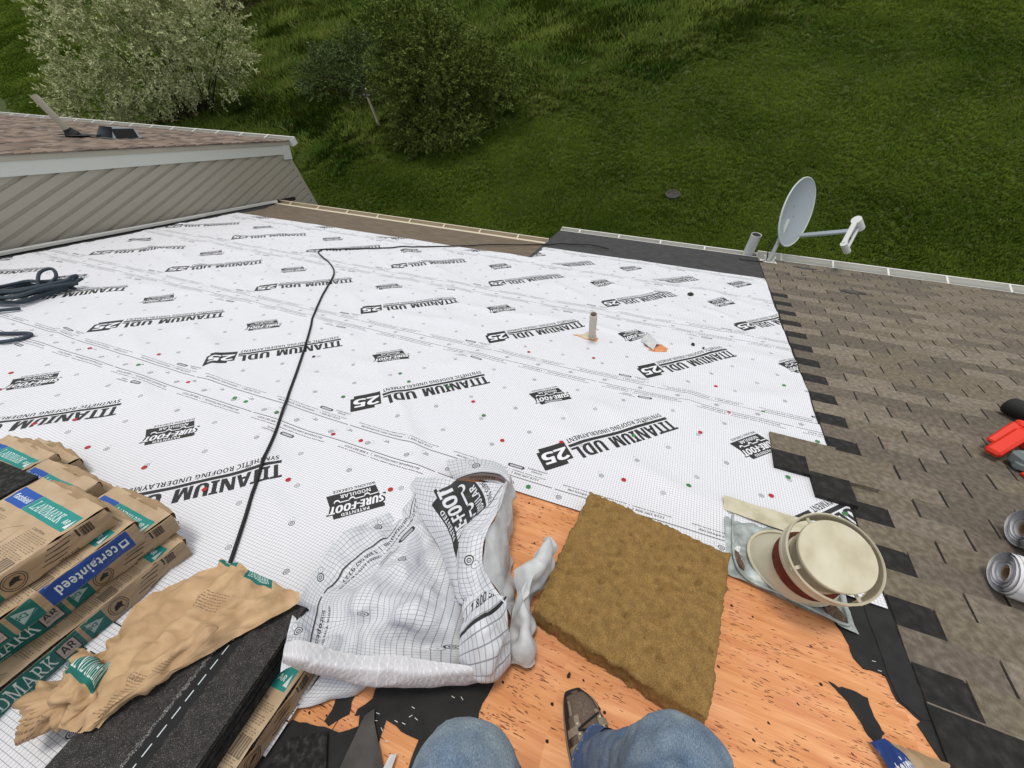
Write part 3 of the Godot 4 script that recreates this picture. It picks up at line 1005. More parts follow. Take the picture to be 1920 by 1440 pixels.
func make_house():
	house = thing("townhouse", "townhouse with its roof half stripped, white printed underlayment beside old brown shingles", "house", Transform3D(Basis(), Vector3(0, 0, -4)))
	var inv := house.transform.affine_inverse()
	# roof parts hang under the house in roof axes
	var here := inv * Transform3D(RB, RO)
	var P := func(called: String, mesh: Mesh, mat: Material) -> MeshInstance3D:
		return put(called, mesh, mat, house, here)
	# decking: plywood sheets with open joints
	for a in [[-6.78, -4.30, -0.9, 5.74], [-4.297, -1.70, -0.9, 5.74], [-1.697, -0.598, -0.9, 6.58], [-0.595, 1.84, -0.9, 6.58], [1.843, 6.0, -0.9, 6.58]]:
		P.call("plywood_sheet", slab_mesh([a[0], a[2], a[1], a[2], a[1], a[3], a[0], a[3]], -0.018, 0.0), M.plywood)
	# the far slope, beyond the ridge
	var back := Transform3D(Basis(Vector3(1, 0, 0), Vector3(0, cos(PITCH), sin(PITCH)), Vector3(0, -sin(PITCH), cos(PITCH))), Vector3())
	var ridge := RO + RB * V(0, -0.9, -0.02)
	put("far_slope", box_mesh(Vector3(-0.37, -0.03, 3.4), Vector3(12.7, 0.03, 6.8)), M.tabs[1], house, inv * Transform3D(back.basis, ridge))
	# weathered strip by the left eave
	P.call("bare_deck_strip", slab_mesh([-6.72, 4.6, -1.69, 4.55, -1.69, 5.70, -6.72, 5.70], 0.001, 0.0042), M.old_plywood)
	# felt: grey membrane over the right eave, torn black strips near the top
	P.call("eave_membrane", slab_mesh([-1.69, 4.9, 1.10, 4.9, 1.115, 6.60, -1.735, 6.60], 0.001, 0.005), M.felt_grey)
	P.call("rake_felt", slab_mesh([-6.80, -0.8, -6.50, -0.8, -6.49, 0.6, -6.52, 1.4, -6.48, 2.2, -6.52, 3.0, -6.47, 3.8, -6.49, 4.4, -6.56, 4.9, -6.55, 5.3, -6.66, 5.55, -6.72, 5.70, -6.80, 5.70], 0.001, 0.0054), M.felt)
	P.call("felt_strip", slab_mesh(ragged([0.90, 1.20, 0.90, 1.38, 1.115, 1.38, 1.115, 0.955, 1.085, 0.945, 1.035, 0.98, 1.022, 1.055, 0.985, 1.055, 0.958, 1.05, 0.935, 1.075, 0.932, 1.12], 0.02, 0.004, 4), 0.001, 0.0046), M.felt)
	P.call("felt_strip", slab_mesh(ragged([1.022, 1.36, 1.113, 1.36, 1.113, 0.958, 1.09, 0.950, 1.04, 0.985, 1.030, 1.06], 0.06, 0.002, 14), 0.0048, 0.0072), M.felt)
	P.call("felt_scrap", slab_mesh(ragged([0.835, 0.958, 0.862, 0.950, 0.885, 0.957, 0.915, 0.958, 0.945, 0.953, 0.944, 0.933, 0.948, 0.90, 0.960, 0.868, 0.966, 0.862, 0.950, 0.84, 0.944, 0.818, 0.935, 0.82, 0.915, 0.838, 0.90, 0.875, 0.885, 0.90, 0.87, 0.925], 0.012, 0.003, 5), 0.001, 0.0046), M.felt)
	P.call("felt_strip", slab_mesh(ragged([-0.56, 0.45, -0.20, 0.52, -0.212, 0.455, -0.206, 0.385, -0.215, 0.28, -0.24, 0.05, -0.325, 0.05, -0.347, 0.303, -0.385, 0.30, -0.425, 0.305, -0.463, 0.306, -0.455, 0.27, -0.40, 0.05, -0.75, 0.02, -0.72, 0.20, -0.60, 0.225, -0.572, 0.228, -0.53, 0.262, -0.545, 0.285, -0.557, 0.278, -0.560, 0.295, -0.535, 0.335], 0.02, 0.003, 6), 0.001, 0.0046), M.felt)
	P.call("felt_scrap", slab_mesh(ragged([-0.66, 0.36, -0.61, 0.36, -0.575, 0.275, -0.612, 0.228, -0.632, 0.233, -0.630, 0.262], 0.015, 0.003, 7), 0.001, 0.0046), M.felt)
	P.call("felt_strip", slab_mesh(ragged([1.085, 0.945, 1.115, 0.955, 1.125, 0.92, 1.20, 0.76, 1.22, 0.55, 1.15, 0.60, 1.12, 0.78, 1.105, 0.85, 1.07, 0.93], 0.02, 0.003, 8), 0.001, 0.0046), M.felt)
	# staples left in the felt
	var sr := RandomNumberGenerator.new()
	sr.seed = 9
	for i in 26:
		var a: Vector2 = [Vector2(sr.randf_range(-0.55, -0.25), sr.randf_range(0.24, 0.46)), Vector2(sr.randf_range(0.97, 1.1), sr.randf_range(0.96, 1.2))][0 if i < 19 else 1]
		P.call("staple", box_mesh(V(a.x, a.y, 0.0062), Vector3(0.011, 0.0016, 0.0016), 0.0, Basis(Vector3.UP, sr.randf_range(-0.6, 0.9))), M.white_metal)
	# five strips of underlayment, the upper always over the lower
	var strips := [
		[-1.64, 1.105, 4.62, 5.49, 4.27, 0.372, 105], [-6.60, -1.64, 4.62, 4.93, 4.27, 0.372, 106],
		[-6.60, 1.10, 3.585, 4.805, 3.585, 0.2025, 104], [-6.60, 1.10, 2.42, 3.64, 2.42, -0.385, 103],
		[-6.58, 1.105, 1.275, 2.495, 1.275, 0.298, 102], [-6.56, -0.72, 0.09, 1.31, 0.09, -0.172, 101], [-6.56, -0.84, -0.86, 0.17, -1.05, 0.31, 107]]
	for k in strips.size():
		var a: Array = strips[k]
		var u0: float = a[0]
		var o: MeshInstance3D = P.call("underlayment_sheet", sheet_strip(u0, a[1], a[2], a[3], a[4], a[5], 0.0, a[6], true), M.sheet)
		o.position += (here.basis * Vector3(0, 0.0012 * k, 0))
		if k == 4 or k == 5:
			var caps_r := [-2.56, 0.66, -2.15, 0.68, -1.76, 0.70, -1.46, 0.90, -3.76, 0.88, -3.58, 0.75, -2.99, 0.65, -2.85, 0.76, -0.98, 1.05, -1.50, 0.12, -1.42, 0.14, -1.31, -0.02, -2.68, 1.27, -3.68, 1.27, -1.50, 1.25, -1.33, 1.27]
			var caps_g := [-1.92, 1.26, -2.27, 1.27, -2.18, 1.27, -3.16, 1.27]
			if k == 4:
				caps_r = [-3.19, 1.42, -0.94, 1.86, -0.63, 1.60, 0.05, 1.58, -0.32, 1.72, 0.58, 2.44, 0.41, 2.14, 0.75, 1.78]
				caps_g = [-0.82, 1.76, -0.38, 1.34, 0.05, 1.95, -1.54, 1.94, -1.70, 1.56, -1.43, 1.88, -1.16, 1.94, 0.36, 1.67, 0.85, 1.96, 1.06, 2.36, 1.07, 1.80]
			for q in 2:
				var list: Array = caps_r if q == 0 else caps_g
				for i in range(0, list.size(), 2):
					cap_nail(o, list[i], list[i + 1], M.red_cap if q == 0 else M.green_cap)
		if k == 3:
			for q in [[-0.84, 2.62, 0], [-0.36, 2.75, 0], [0.51, 2.74, 0], [0.79, 2.55, 1], [0.96, 2.95, 1]]:
				cap_nail(o, q[0], q[1], M.red_cap if q[2] == 0 else M.green_cap)
	# tear in the sheet with bare ply showing beside its curled lip
	P.call("torn_hole", slab_mesh(ragged([-0.03, 3.16, 0.05, 3.06, 0.14, 3.10, 0.16, 3.17, 0.10, 3.22], 0.02, 0.006, 12), 0.0, sheet_n(0.07, 3.14) + 0.007), M.plywood)
	P.call("torn_lip", patch([[V(-0.06, 3.20, 0.012), V(0.0, 3.12, 0.02), V(0.05, 3.08, 0.016)], [V(-0.05, 3.23, 0.045), V(0.01, 3.17, 0.05), V(0.06, 3.13, 0.04)], [V(-0.02, 3.25, 0.055), V(0.03, 3.20, 0.06), V(0.07, 3.16, 0.045)], [V(0.02, 3.25, 0.03), V(0.06, 3.22, 0.03), V(0.09, 3.18, 0.025)]], 6, 6, Vector2(), Vector2(0.1, 0), Vector2(0, 0.1), Vector2(0.1, 0.1), 0.012, 4, 40.0), M.sheet_back)
	# eave trim and gutters
	gutter(-6.80, -1.70, 5.745, 0.085, true)
	gutter(-1.735, 1.115, 6.60, 0.07, false)
	gutter(1.12, 6.0, 6.575, 0.13, false)
	# white counterflashing along the left rake, in two lapped lengths
	var fl := begin()
	box(fl, V(-6.735, 2.4, 0.036), Vector3(0.06, 0.036, 4.0), 0.003)
	P.call("rake_flashing", done(fl), M.white_metal)
	P.call("rake_flashing", box_mesh(V(-6.755, 5.05, 0.034), Vector3(0.05, 0.036, 1.38), 0.002), M.white_metal)
	P.call("rake_flashing", box_mesh(V(-6.735, 0.0, 0.034), Vector3(0.06, 0.036, 0.78), 0.002), M.white_metal)
	# fascia, walls below
	var wall := begin()
	var base := inv * Transform3D()
	var zr := rp(0, 6.4, 0).z
	var zl := rp(0, 5.55, 0).z
	box(wall, Vector3(-4.24, 1.32, zl - 0.06 + 3.0), Vector3(5.1, 2.64, 6.0))
	box(wall, Vector3(2.15, 1.12, zr - 0.06 + 3.2), Vector3(7.66, 2.24, 6.3))
	put("wall", done(wall), M.siding, house, base)
	put("fascia", box_mesh(rp(-4.24, 5.70, -0.10) + Vector3(0, -0.04, 0.0), Vector3(5.1, 0.17, 0.02), 0.002), M.beige_metal, house, base)
	put("fascia", box_mesh(rp(2.13, 6.54, -0.10) + Vector3(0, -0.04, 0.0), Vector3(7.72, 0.17, 0.02), 0.002), M.white_metal, house, base)

func cap_nail(sheet: MeshInstance3D, u: float, v: float, m: Material):
	if not M.has("cap_mesh"):
		var st := begin()
		lathe(st, [Vector2(0.0125, 0), Vector2(0.0125, 0.0016), Vector2(0.0105, 0.003), Vector2(0.0045, 0.003), Vector2(0.004, 0.0018), Vector2(0.0, 0.0018)], Vector3(), Basis(), 14)
		M.cap_mesh = done(st)
	put("cap_nail", M.cap_mesh, m, sheet, Transform3D(Basis(Vector3(0, 0, 1), 0.05), V(u, v, sheet_n(u, v) + 0.002)))

# an open box gutter along the eave from u0 to u1, hung at distance v down the slope
func gutter(u0: float, u1: float, v: float, w: float, beige: bool):
	var inv := house.transform.affine_inverse()
	var metal: Material = M.beige_metal if beige else M.white_metal
	var len := u1 - u0
	var c := rp((u0 + u1) / 2.0, v, 0.0)
	var st := begin()
	var z0 := c.z
	var zf := z0 - w - 0.02
	box(st, Vector3(c.x, c.y - 0.055, zf), Vector3(len, 0.095, 0.003))
	box(st, Vector3(c.x, c.y - 0.006, zf + 0.005), Vector3(len, 0.006, 0.014), 0.001)
	box(st, Vector3(c.x, c.y - 0.105, (z0 + zf) / 2.0 - 0.004), Vector3(len, 0.003, z0 - zf))
	box(st, Vector3(c.x, c.y - 0.055, z0 - 0.006), Vector3(len, 0.09, 0.003))
	for e in [u0 + 0.002, u1 - 0.002]:
		box(st, Vector3(e, c.y - 0.055, (z0 + zf) / 2.0), Vector3(0.003, 0.1, z0 - zf - 0.006))
	var g := put("gutter", done(st), metal, house, inv * Transform3D())
	var k := 0.30
	while k < len:
		put("hanger", box_mesh(Vector3(u0 + k, c.y - 0.008, (z0 + zf) / 2.0), Vector3(0.022, 0.006, z0 - zf + 0.012), 0.001), metal, g)
		k += 0.62
	# drip edge: a flat flange on the deck turned down into the gutter
	var d := begin()
	box(d, V((u0 + u1) / 2.0, v - 0.03, 0.0065), Vector3(len - 0.01, 0.0025, 0.075 if beige else 0.02), 0.0005)
	put("drip_edge", done(d), metal, house, inv * Transform3D(RB, RO))

# ---------------------------------------------------------------- old three-tab shingles, right of the sheets
func make_shingles():
	var here := house.transform.affine_inverse() * Transform3D(RB, RO)
	var E := 0.13125
	var r := RandomNumberGenerator.new()
	r.seed = 41
	put("shingle_bed", slab_mesh([1.085, 1.28, 1.117, 1.26, 1.117, 0.72, 6.0, 0.72, 6.0, 6.57, 1.085, 6.57], 0.0, 0.0042), M.tab_dark, house, here)
	put("ridge_end_shingle", box_mesh(V(1.42, 0.72, 0.004), Vector3(0.60, 0.004, 0.30), 0.001, Basis(Vector3.UP, -0.03)), M.tab_dark, house, here)
	var tabs := []
	for i in range(0, 45):
		var v := 0.745 + i * E
		if v + E > 6.58:
			break
		var even := i % 2 == 0
		var limit := 1.75 + v * 0.46 + 0.9
		var k := 0
		while true:
			var u0 := (1.2726 if even else 1.42) + 0.305 * (k - (0 if even else 1))
			if u0 > limit:
				break
			var a: float = u0 + 0.0055
			if not even and k == 0:
				a = 1.118 + r.randf_range(-0.003, 0.006)
			tabs.append([a, u0 + 0.2995, v, i])
			k += 1
	tabs.append([1.115, 1.2685, 0.745 + 9 * E, 9])
	tabs.sort_custom(func(p, q): return Vector2(p[0], p[2]).length() < Vector2(q[0], q[2]).length())
	var rest := [begin(), begin(), begin()]
	for n in tabs.size():
		var t: Array = tabs[n]
		var st: SurfaceTool = begin() if n < 290 else rest[n % 3]
		tab(st, t[0], t[1], t[2] - 0.004, t[2] + E + 0.004, r)
		if n < 290:
			put("shingle", done(st), M.tabs[r.randi() % 5], house, here)
	for k in 3:
		var o := put("shingle_field", done(rest[k]), M.tabs[k], house, here)
		o.set_meta("kind", "stuff")
	# dark unweathered headlaps where the end tabs were pulled off
	for i in range(2, 44, 2):
		var v := 0.745 + i * E
		if i == 10:
			continue
		var st := begin()
		tab(st, 1.122, 1.266 + r.randf_range(-0.004, 0.004), v + r.randf_range(-0.004, 0.004), v + E, r, 0.0062, 0.0078)
		put("bared_headlap", done(st), M.tab_dark if i < 34 else M.tabs[2], house, here)
	for q in [[0.788, 0.957, 2.005, 2.150, 0.033], [0.957, 1.135, 1.86, 2.060, 0.033], [1.115, 1.40, 0.80, 1.005, 0.012]]:
		var st := begin()
		tab(st, q[0], q[1], q[2], q[3], r, q[4], q[4] + 0.001)
		put("bared_headlap", done(st), M.tab_dark, house, here)
	for q in [[0.79, 1.128, 2.145, 2.305], [0.953, 1.2685, 2.030, 2.150]]:
		var st := begin()
		tab(st, q[0], q[1], q[2], q[3], r, 0.034, 0.038)
		put("shingle", done(st), M.tabs[1], house, here)
	# scuffed dark scabs where granules came away
	for q in [[1.66, 6.30, 0.16, 0.05], [2.02, 5.55, 0.14, 0.07], [1.40, 5.9, 0.03, 0.012], [1.5, 5.75, 0.04, 0.012], [1.58, 5.95, 0.03, 0.015]]:
		var pts := []
		for a in 14:
			var rr := r.randf_range(0.6, 1.05)
			pts.append(q[0] + cos(TAU * a / 14) * q[2] * rr)
			pts.append(q[1] + sin(TAU * a / 14) * q[3] * rr)
		put("loose_shingle_scrap", slab_mesh(pts, 0.011, 0.0145), M.slate, house, here)

func tab(st: SurfaceTool, u0: float, u1: float, v0: float, v1: float, r: RandomNumberGenerator, n0 := 0.0058, n1 := 0.0108):
	st.set_smooth_group(-1)
	var j := func() -> float: return r.randf_range(-0.0018, 0.0018)
	var lift: float = absf(j.call()) * 0.9
	var top := [V(u0 + j.call(), v0, n0), V(u1 + j.call(), v0, n0), V(u1 + j.call(), v1 + j.call(), n1 + lift), V(u0 + j.call(), v1 + j.call(), n1 + lift)]
	var mid := V((u0 + u1) / 2, (v0 + v1) / 2, n0 - 0.002)
	quad_out(st, top[0], top[1], top[2], top[3], mid)
	for k in 4:
		var a: Vector3 = top[k]
		var b: Vector3 = top[(k + 1) % 4]
		quad_out(st, a, b, Vector3(b.x, 0.003, b.z), Vector3(a.x, 0.003, a.z), mid)

# ---------------------------------------------------------------- the next house in the row
func make_neighbour():
	var W := -6.86
	var n := thing("neighbouring_townhouse", "neighbouring townhouse with tan clapboard gable wall and pale brown shingle roof", "house", Transform3D(Basis(), Vector3(W, 0, -2)))
	var inv := n.transform.affine_inverse()
	var ZC := -5.33
	var at0 := Transform3D(inv)
	# roof line over the wall
	var roof_y := func(z: float) -> float: return CAM_H - 1.65 + (z + 2.06) * tan(PITCH)
	# clapboards: each its own wedge, cut to the rake above and to our roof below
	var y0 := 0.2
	var k := 0
	while true:
		var yb := CAM_H - 1.857 - 0.1215 * (k - 14) - 0.1215
		if yb < 1.6:
			break
		k += 1
		# upper edge under the rake board: ends where the board meets the slope
		var za: float = -2.06 + (yb + 0.1215 + 0.13 - (CAM_H - 1.65)) / tan(PITCH)
		za = max(za, ZC + 0.03)
		var zb := 4.0
		if za > zb:
			continue
		var st := begin()
		st.set_smooth_group(-1)
		var zm: float = max(-2.06 + (yb + 0.13 - (CAM_H - 1.65)) / tan(PITCH), ZC + 0.03)
		var mid := Vector3(W - 0.03, yb + 0.06, (za + zb) / 2)
		var A := Vector3(W + 0.024, yb, zm)
		var B := Vector3(W + 0.024, yb, zb)
		var B2 := Vector3(W + 0.022, yb + 0.078, zb)
		var A2 := Vector3(W + 0.022, yb + 0.078, lerp(zm, za, 0.62))
		var C := Vector3(W, yb + 0.1215, zb)
		var D := Vector3(W, yb + 0.1215, za)
		var D1 := Vector3(W + 0.001, yb + 0.088, lerp(zm, za, 0.72))
		var C1 := Vector3(W + 0.001, yb + 0.088, zb)
		quad_out(st, A, B, B2, A2, mid)
		quad_out(st, A2, B2, C1, D1, mid)
		quad_out(st, D1, C1, C, D, mid)
		quad_out(st, A, B, Vector3(W - 0.004, yb, zb), Vector3(W - 0.004, yb, zm), mid + Vector3(0, 0.05, 0))
		put("clapboard", done(st), M.siding, n, at0)
	put("wall_sheathing", box_mesh(Vector3(W - 0.06, 2.2, -0.6), Vector3(0.1, 2.4, 9.4)), M.siding_dark, n, at0)
	var sh := begin()
	sh.set_smooth_group(-1)
	for q in [[ZC, roof_y.call(ZC)], [4.0, roof_y.call(4.0)]]:
		pass
	quad_out(sh, Vector3(W - 0.008, 0, ZC), Vector3(W - 0.008, 0, 4), Vector3(W - 0.008, roof_y.call(4.0) - 0.05, 4), Vector3(W - 0.008, roof_y.call(ZC) - 0.05, ZC), Vector3(W - 2, 1, 0))
	put("gable_sheathing", done(sh), M.siding_dark, n, at0)
	put("corner_trim", box_mesh(Vector3(W + 0.004, (roof_y.call(ZC) - 0.12) / 2, ZC), Vector3(0.036, roof_y.call(ZC) - 0.12, 0.075), 0.004), M.siding, n, at0)
	put("front_wall", box_mesh(Vector3(W - 6.0, 1.5, ZC + 0.05), Vector3(11.98, 3.0, 0.12)), M.siding, n, at0)
	put("starter_strip", box_mesh(rp(-6.815, 2.4, 0.015), Vector3(0.05, 0.05, 7.6), 0.004, RB), M.siding_dark, n, at0)
	# rake boards in roof axes
	var ro := Vector3(W, CAM_H - 1.65, -2.06)
	var rk := inv * Transform3D(RB, ro)
	put("rake_board", box_mesh(Vector3(0.035, -0.135, 0.9), Vector3(0.03, 0.15, 9.34), 0.002), M.fascia, n, rk)
	put("rake_trim", box_mesh(Vector3(0.045, -0.036, 0.9), Vector3(0.045, 0.058, 9.36), 0.003), M.fascia_beige, n, rk)
	put("rake_return", box_mesh(Vector3(-0.02, -0.16, -3.70), Vector3(0.16, 0.26, 0.16), 0.004), M.fascia, n, rk)
	put("roof_deck", box_mesh(Vector3(-6.0, -0.016, 0.9), Vector3(12.1, 0.02, 9.4)), M.siding_dark, n, rk)
	# laminated shingles in staggered strips of three tones, too far to pick apart
	var r := RandomNumberGenerator.new()
	r.seed = 51
	var tones := [begin(), begin(), begin(), begin()]
	for i in 62:
		var z := -3.78 + i * 0.142
		var x := 0.085 + r.randf_range(-0.004, 0.008)
		while x > -12.0:
			var w := r.randf_range(0.10, 0.34)
			var st: SurfaceTool = tones[r.randi() % 4]
			var th := 0.0035 if r.randf() < 0.5 else 0.0075
			st.set_smooth_group(-1)
			var mid := Vector3(x - w / 2, -0.05, z)
			var a := [Vector3(x, 0.004 + th + 0.004, z), Vector3(x - w, 0.004 + th + 0.004, z), Vector3(x - w, th * 0.4, z + 0.15), Vector3(x, th * 0.4, z + 0.15)]
			quad_out(st, a[0], a[1], a[2], a[3], mid)
			quad_out(st, a[0], a[1], Vector3(a[1].x, 0.0, z), Vector3(a[0].x, 0.0, z), mid + Vector3(0, 0, 0.3))
			if x > 0.05:
				quad_out(st, a[0], a[3], Vector3(a[3].x, -0.006, a[3].z), Vector3(a[0].x, -0.006, z), mid)
			x -= w
	for kz in 4:
		var o := put("shingle_course", done(tones[kz]), M.far_shingles[kz], n, rk)
		o.set_meta("kind", "stuff")
	# gutter along its eave with hangers
	var ge := begin()
	var ey: float = roof_y.call(-5.46) + 0.0
	for q in [[-5.47, 0.10, -0.05], [-5.585, 0.105, -0.048]]:
		box(ge, Vector3(W - 5.93, ey + q[2], q[0]), Vector3(12.1, q[1], 0.004))
	box(ge, Vector3(W - 5.93, ey + 0.004, -5.580), Vector3(12.1, 0.008, 0.018), 0.002)
	box(ge, Vector3(W - 5.93, ey - 0.10, -5.53), Vector3(12.1, 0.004, 0.115))
	box(ge, Vector3(W + 0.118, ey - 0.048, -5.53), Vector3(0.004, 0.10, 0.12))
	var gm := put("gutter", done(ge), M.white_metal, n, at0)
	for k2 in 18:
		put("hanger", box_mesh(Vector3(W - 0.5 - 0.62 * k2, ey + 0.006, -5.53), Vector3(0.02, 0.010, 0.125), 0.002), M.white_metal, gm)
	# its vents
	var vy: float = roof_y.call(-3.51)
	var vp := thing("plumbing_vent", "tall thin grey vent pipe standing on the neighbouring brown roof", "vent pipe", Transform3D(Basis(), Vector3(-8.68, vy, -3.51)))
	var st2 := begin()
	tube(st2, [Vector3(0, 0.02, 0), Vector3(-0.01, 0.56, 0.0)], 0.045, 16, false)
	tube(st2, [Vector3(-0.01, 0.56, 0.0), Vector3(0, 0.3, 0)], 0.037, 16, false)
	put("pipe", done(st2, true), M.pvc, vp)
	var bt := begin()
	lathe(bt, [Vector2(0.10, -0.02), Vector2(0.095, 0.05), Vector2(0.06, 0.10), Vector2(0.05, 0.13), Vector2(0.044, 0.13)], Vector3(), Basis(), 24)
	put("boot", done(bt), M.dark_rubber, vp)
	put("boot_flange", box_mesh(Vector3(0.06, 0.012, -0.06), Vector3(0.34, 0.008, 0.36), 0.002, RB), M.dark_rubber, vp)
	var bx := thing("box_vent", "low box vent with dark louvre on the neighbouring brown roof", "roof vent", Transform3D(RB, Vector3(-8.30, roof_y.call(-3.85) + 0.012, -3.85)))
	put("flange", box_mesh(Vector3(0, 0.003, 0), Vector3(0.52, 0.005, 0.50), 0.001), M.slate, bx)
	var hood := begin()
	hood.set_smooth_group(-1)
	var lo := [Vector3(-0.2, 0, -0.2), Vector3(0.2, 0, -0.2), Vector3(0.2, 0, 0.2), Vector3(-0.2, 0, 0.2)]
	var hi := [Vector3(-0.15, 0.13, -0.17), Vector3(0.15, 0.13, -0.17), Vector3(0.15, 0.15, 0.12), Vector3(-0.15, 0.15, 0.12)]
	for q in [0, 1, 3]:
		quad_out(hood, lo[q], lo[(q + 1) % 4], hi[(q + 1) % 4], hi[q], Vector3(0, 0.05, 0))
	quad_out(hood, hi[0], hi[1], hi[2], hi[3], Vector3(0, 0.05, 0))
	put("hood", done(hood), M.dish_grey, bx)
	put("louvre_side", box_mesh(Vector3(0.182, 0.068, 0.0), Vector3(0.02, 0.12, 0.30), 0.004, Basis(Vector3.FORWARD, -0.35)), M.black, bx)

# ---------------------------------------------------------------- things by the eave
func make_dish():
	var d := thing("satellite_dish", "grey oval satellite dish on a short mast at the eave corner", "satellite dish", Transform3D(Basis(), rp(1.227, 6.378, 0.012)))
	var nn := Vector3(0.76, 0.507, 0.406).normalized()
	var up := (Vector3.UP - nn * nn.y).normalized()
	var sd := up.cross(nn)
	var ax := (up * 0.20 + sd * 0.42).normalized()
	var bx := nn.cross(ax)
	var c := Vector3(0.155, 0.42, -0.50)
	var B := Basis(bx, nn, ax)
	var st := begin()
	# shallow bowl with a rolled rim, made of rings
	st.set_smooth_group(1)
	var rings := 8
	var prof := []
	for i in rings + 1:
		var t := float(i) / rings
		prof.append([t, 0.055 * t * t - 0.04])
	for i in rings:
		for k in 48:
			var q := []
			for e in [[i, k], [i, k + 1], [i + 1, k + 1], [i + 1, k]]:
				var a: float = TAU * e[1] / 48.0
				q.append(c + B * Vector3(cos(a) * 0.32 * prof[e[0]][0], prof[e[0]][1], sin(a) * 0.46 * prof[e[0]][0]))
			quad_out(st, q[0], q[1], q[2], q[3], (q[0] + q[2]) / 2 - nn)
	put("reflector", done(st, true), M.dish_grey, d)
	var rm := []
	for k in 49:
		var a: float = TAU * k / 48.0
		rm.append(c + B * Vector3(cos(a) * 0.322, 0.010, sin(a) * 0.462))
	var rt := begin()
	tube(rt, rm, 0.011, 8, false)
	put("rim", done(rt, true), M.dish_rim, d)
	for q in [[0.05, 0.06], [-0.04, -0.03], [0.19, -0.14], [0.21, -0.25]]:
		put("bolt", box_mesh(c + B * Vector3(q[0], 0.055 * (pow(q[0] / 0.3, 2) + pow(q[1] / 0.425, 2)) - 0.036, q[1]), Vector3(0.012, 0.006, 0.012), 0.002, B), M.tool_grey, d)
	# mast, foot and back bracket
	var m := begin()
	tube(m, smooth_path([Vector3(0, 0.02, 0), Vector3(0.02, 0.12, -0.06), Vector3(0.05, 0.26, -0.20), Vector3(0.075, 0.40, -0.36)], 5), 0.024, 14)
	put("mast", done(m, true), M.dish_rim, d)
	put("back_bracket", box_mesh(c - nn * 0.085, Vector3(0.12, 0.09, 0.16), 0.01, B), M.dish_rim, d)
	put("foot", box_mesh(Vector3(0, 0.004, 0), Vector3(0.20, 0.006, 0.13), 0.002, RB), M.white_metal, d)
	for q in [[-0.05, 0.3], [0.05, -0.3]]:
		put("strut", box_mesh(RB * Vector3(q[0], 0.035, 0.03), Vector3(0.016, 0.09, 0.05), 0.003, RB * Basis(Vector3(0, 0, 1), q[1])), M.white_metal, d)
	# feed arm and the three-eyed receiver head
	var foot := c - up * 0.27 + sd * 0.02 - nn * 0.01
	var tip := foot + nn * 0.55 - up * 0.11
	var arm := begin()
	box(arm, (foot + tip) / 2, Vector3(0.035, foot.distance_to(tip) + 0.06, 0.055), 0.006, B * Basis(Vector3.RIGHT, 0.04))
	put("feed_arm", done(arm), M.dish_grey, d)
	var hd := begin()
	for s in [-0.055, 0.055]:
		box(hd, tip + ax * 0.0 + B * Vector3(s, 0.03, 0.0), Vector3(0.034, 0.055, 0.30), 0.008, B)
	put("receiver_frame", done(hd), M.pvc_white, d)
	put("receiver_core", box_mesh(tip + B * Vector3(0, 0.02, 0.0), Vector3(0.08, 0.04, 0.2), 0.01, B), M.tool_grey, d)
	put("receiver_core", box_mesh(tip + B * Vector3(0, 0.012, -0.03), Vector3(0.055, 0.065, 0.05), 0.012, B), M.black, d)
	for q in [0.19, -0.15]:
		var eye := begin()
		var e0 := tip + B * Vector3(-0.02, 0.035, q)
		tube(eye, [e0 + bx * -0.085, e0 + bx * 0.085], 0.055 if q > 0 else 0.038, 18)
		put("receiver_eye", done(eye, true), M.pvc_white, d)
	var cb := begin()
	tube(cb, smooth_path([c - nn * 0.05 - up * 0.02, c - nn * 0.15 - sd * 0.12, c - nn * 0.16 - up * 0.2 - sd * 0.16, Vector3(-0.05, 0.16, -0.12), Vector3(-0.02, 0.02, -0.02), RB * Vector3(-0.12, 0.012, 0.10), RB * Vector3(-0.30, 0.012, 0.13), RB * Vector3(-0.36, 0.012, 0.10)], 7), 0.0065, 8)
	put("coax_cable", done(cb, true), M.cord, d)
	# white pipe stub past the gutter end, and the drain in the lawn
	var p := thing("gutter_pipe_stub", "white open-ended plastic pipe leaning up behind the gutter beside the dish", "pipe", Transform3D(Basis(), rp(1.003, 6.68, -0.03)))
	var ps := begin()
	var dir := Vector3(0.01, 0.26, -0.05).normalized()
	tube(ps, [dir * -0.25, dir * 0.33], 0.066, 28, false)
	tube(ps, [dir * 0.33, dir * 0.2], 0.060, 28, false)
	var rb := Basis(dir.cross(Vector3.RIGHT).normalized(), dir, dir.cross(Vector3.RIGHT).normalized().cross(dir))
	lathe(ps, [Vector2(0.066, 0.33), Vector2(0.060, 0.33)], Vector3(), rb, 28)
	put("pipe", done(ps), M.pvc_white, p)
	var bore_shade := begin()
	tube(bore_shade, [dir * 0.318, dir * -0.2], 0.0595, 28)
	put("bore_shade", done(bore_shade), M.black, p)  # black plug just under the rim, painting in the darkness inside the pipe
	var dr := thing("yard_drain", "round dark drain grate set into the mown lawn", "drain grate", Transform3D(Basis(), Vector3(-0.35, ground_y(-0.35, -10.58) + 0.05, -10.58)))
	var dg := begin()
	lathe(dg, [Vector2(0.18, -0.05), Vector2(0.18, 0.012), Vector2(0.155, 0.012), Vector2(0.155, -0.01), Vector2(0.0, -0.01)], Vector3(), Basis(), 28)
	put("ring", done(dg), M.slate, dr)
	for i in 9:
		var x := -0.128 + i * 0.032
		put("slat", box_mesh(Vector3(x, 0.004, 0), Vector3(0.014, 0.012, 2.0 * sqrt(0.155 * 0.155 - x * x)), 0.002), M.slate, dr)

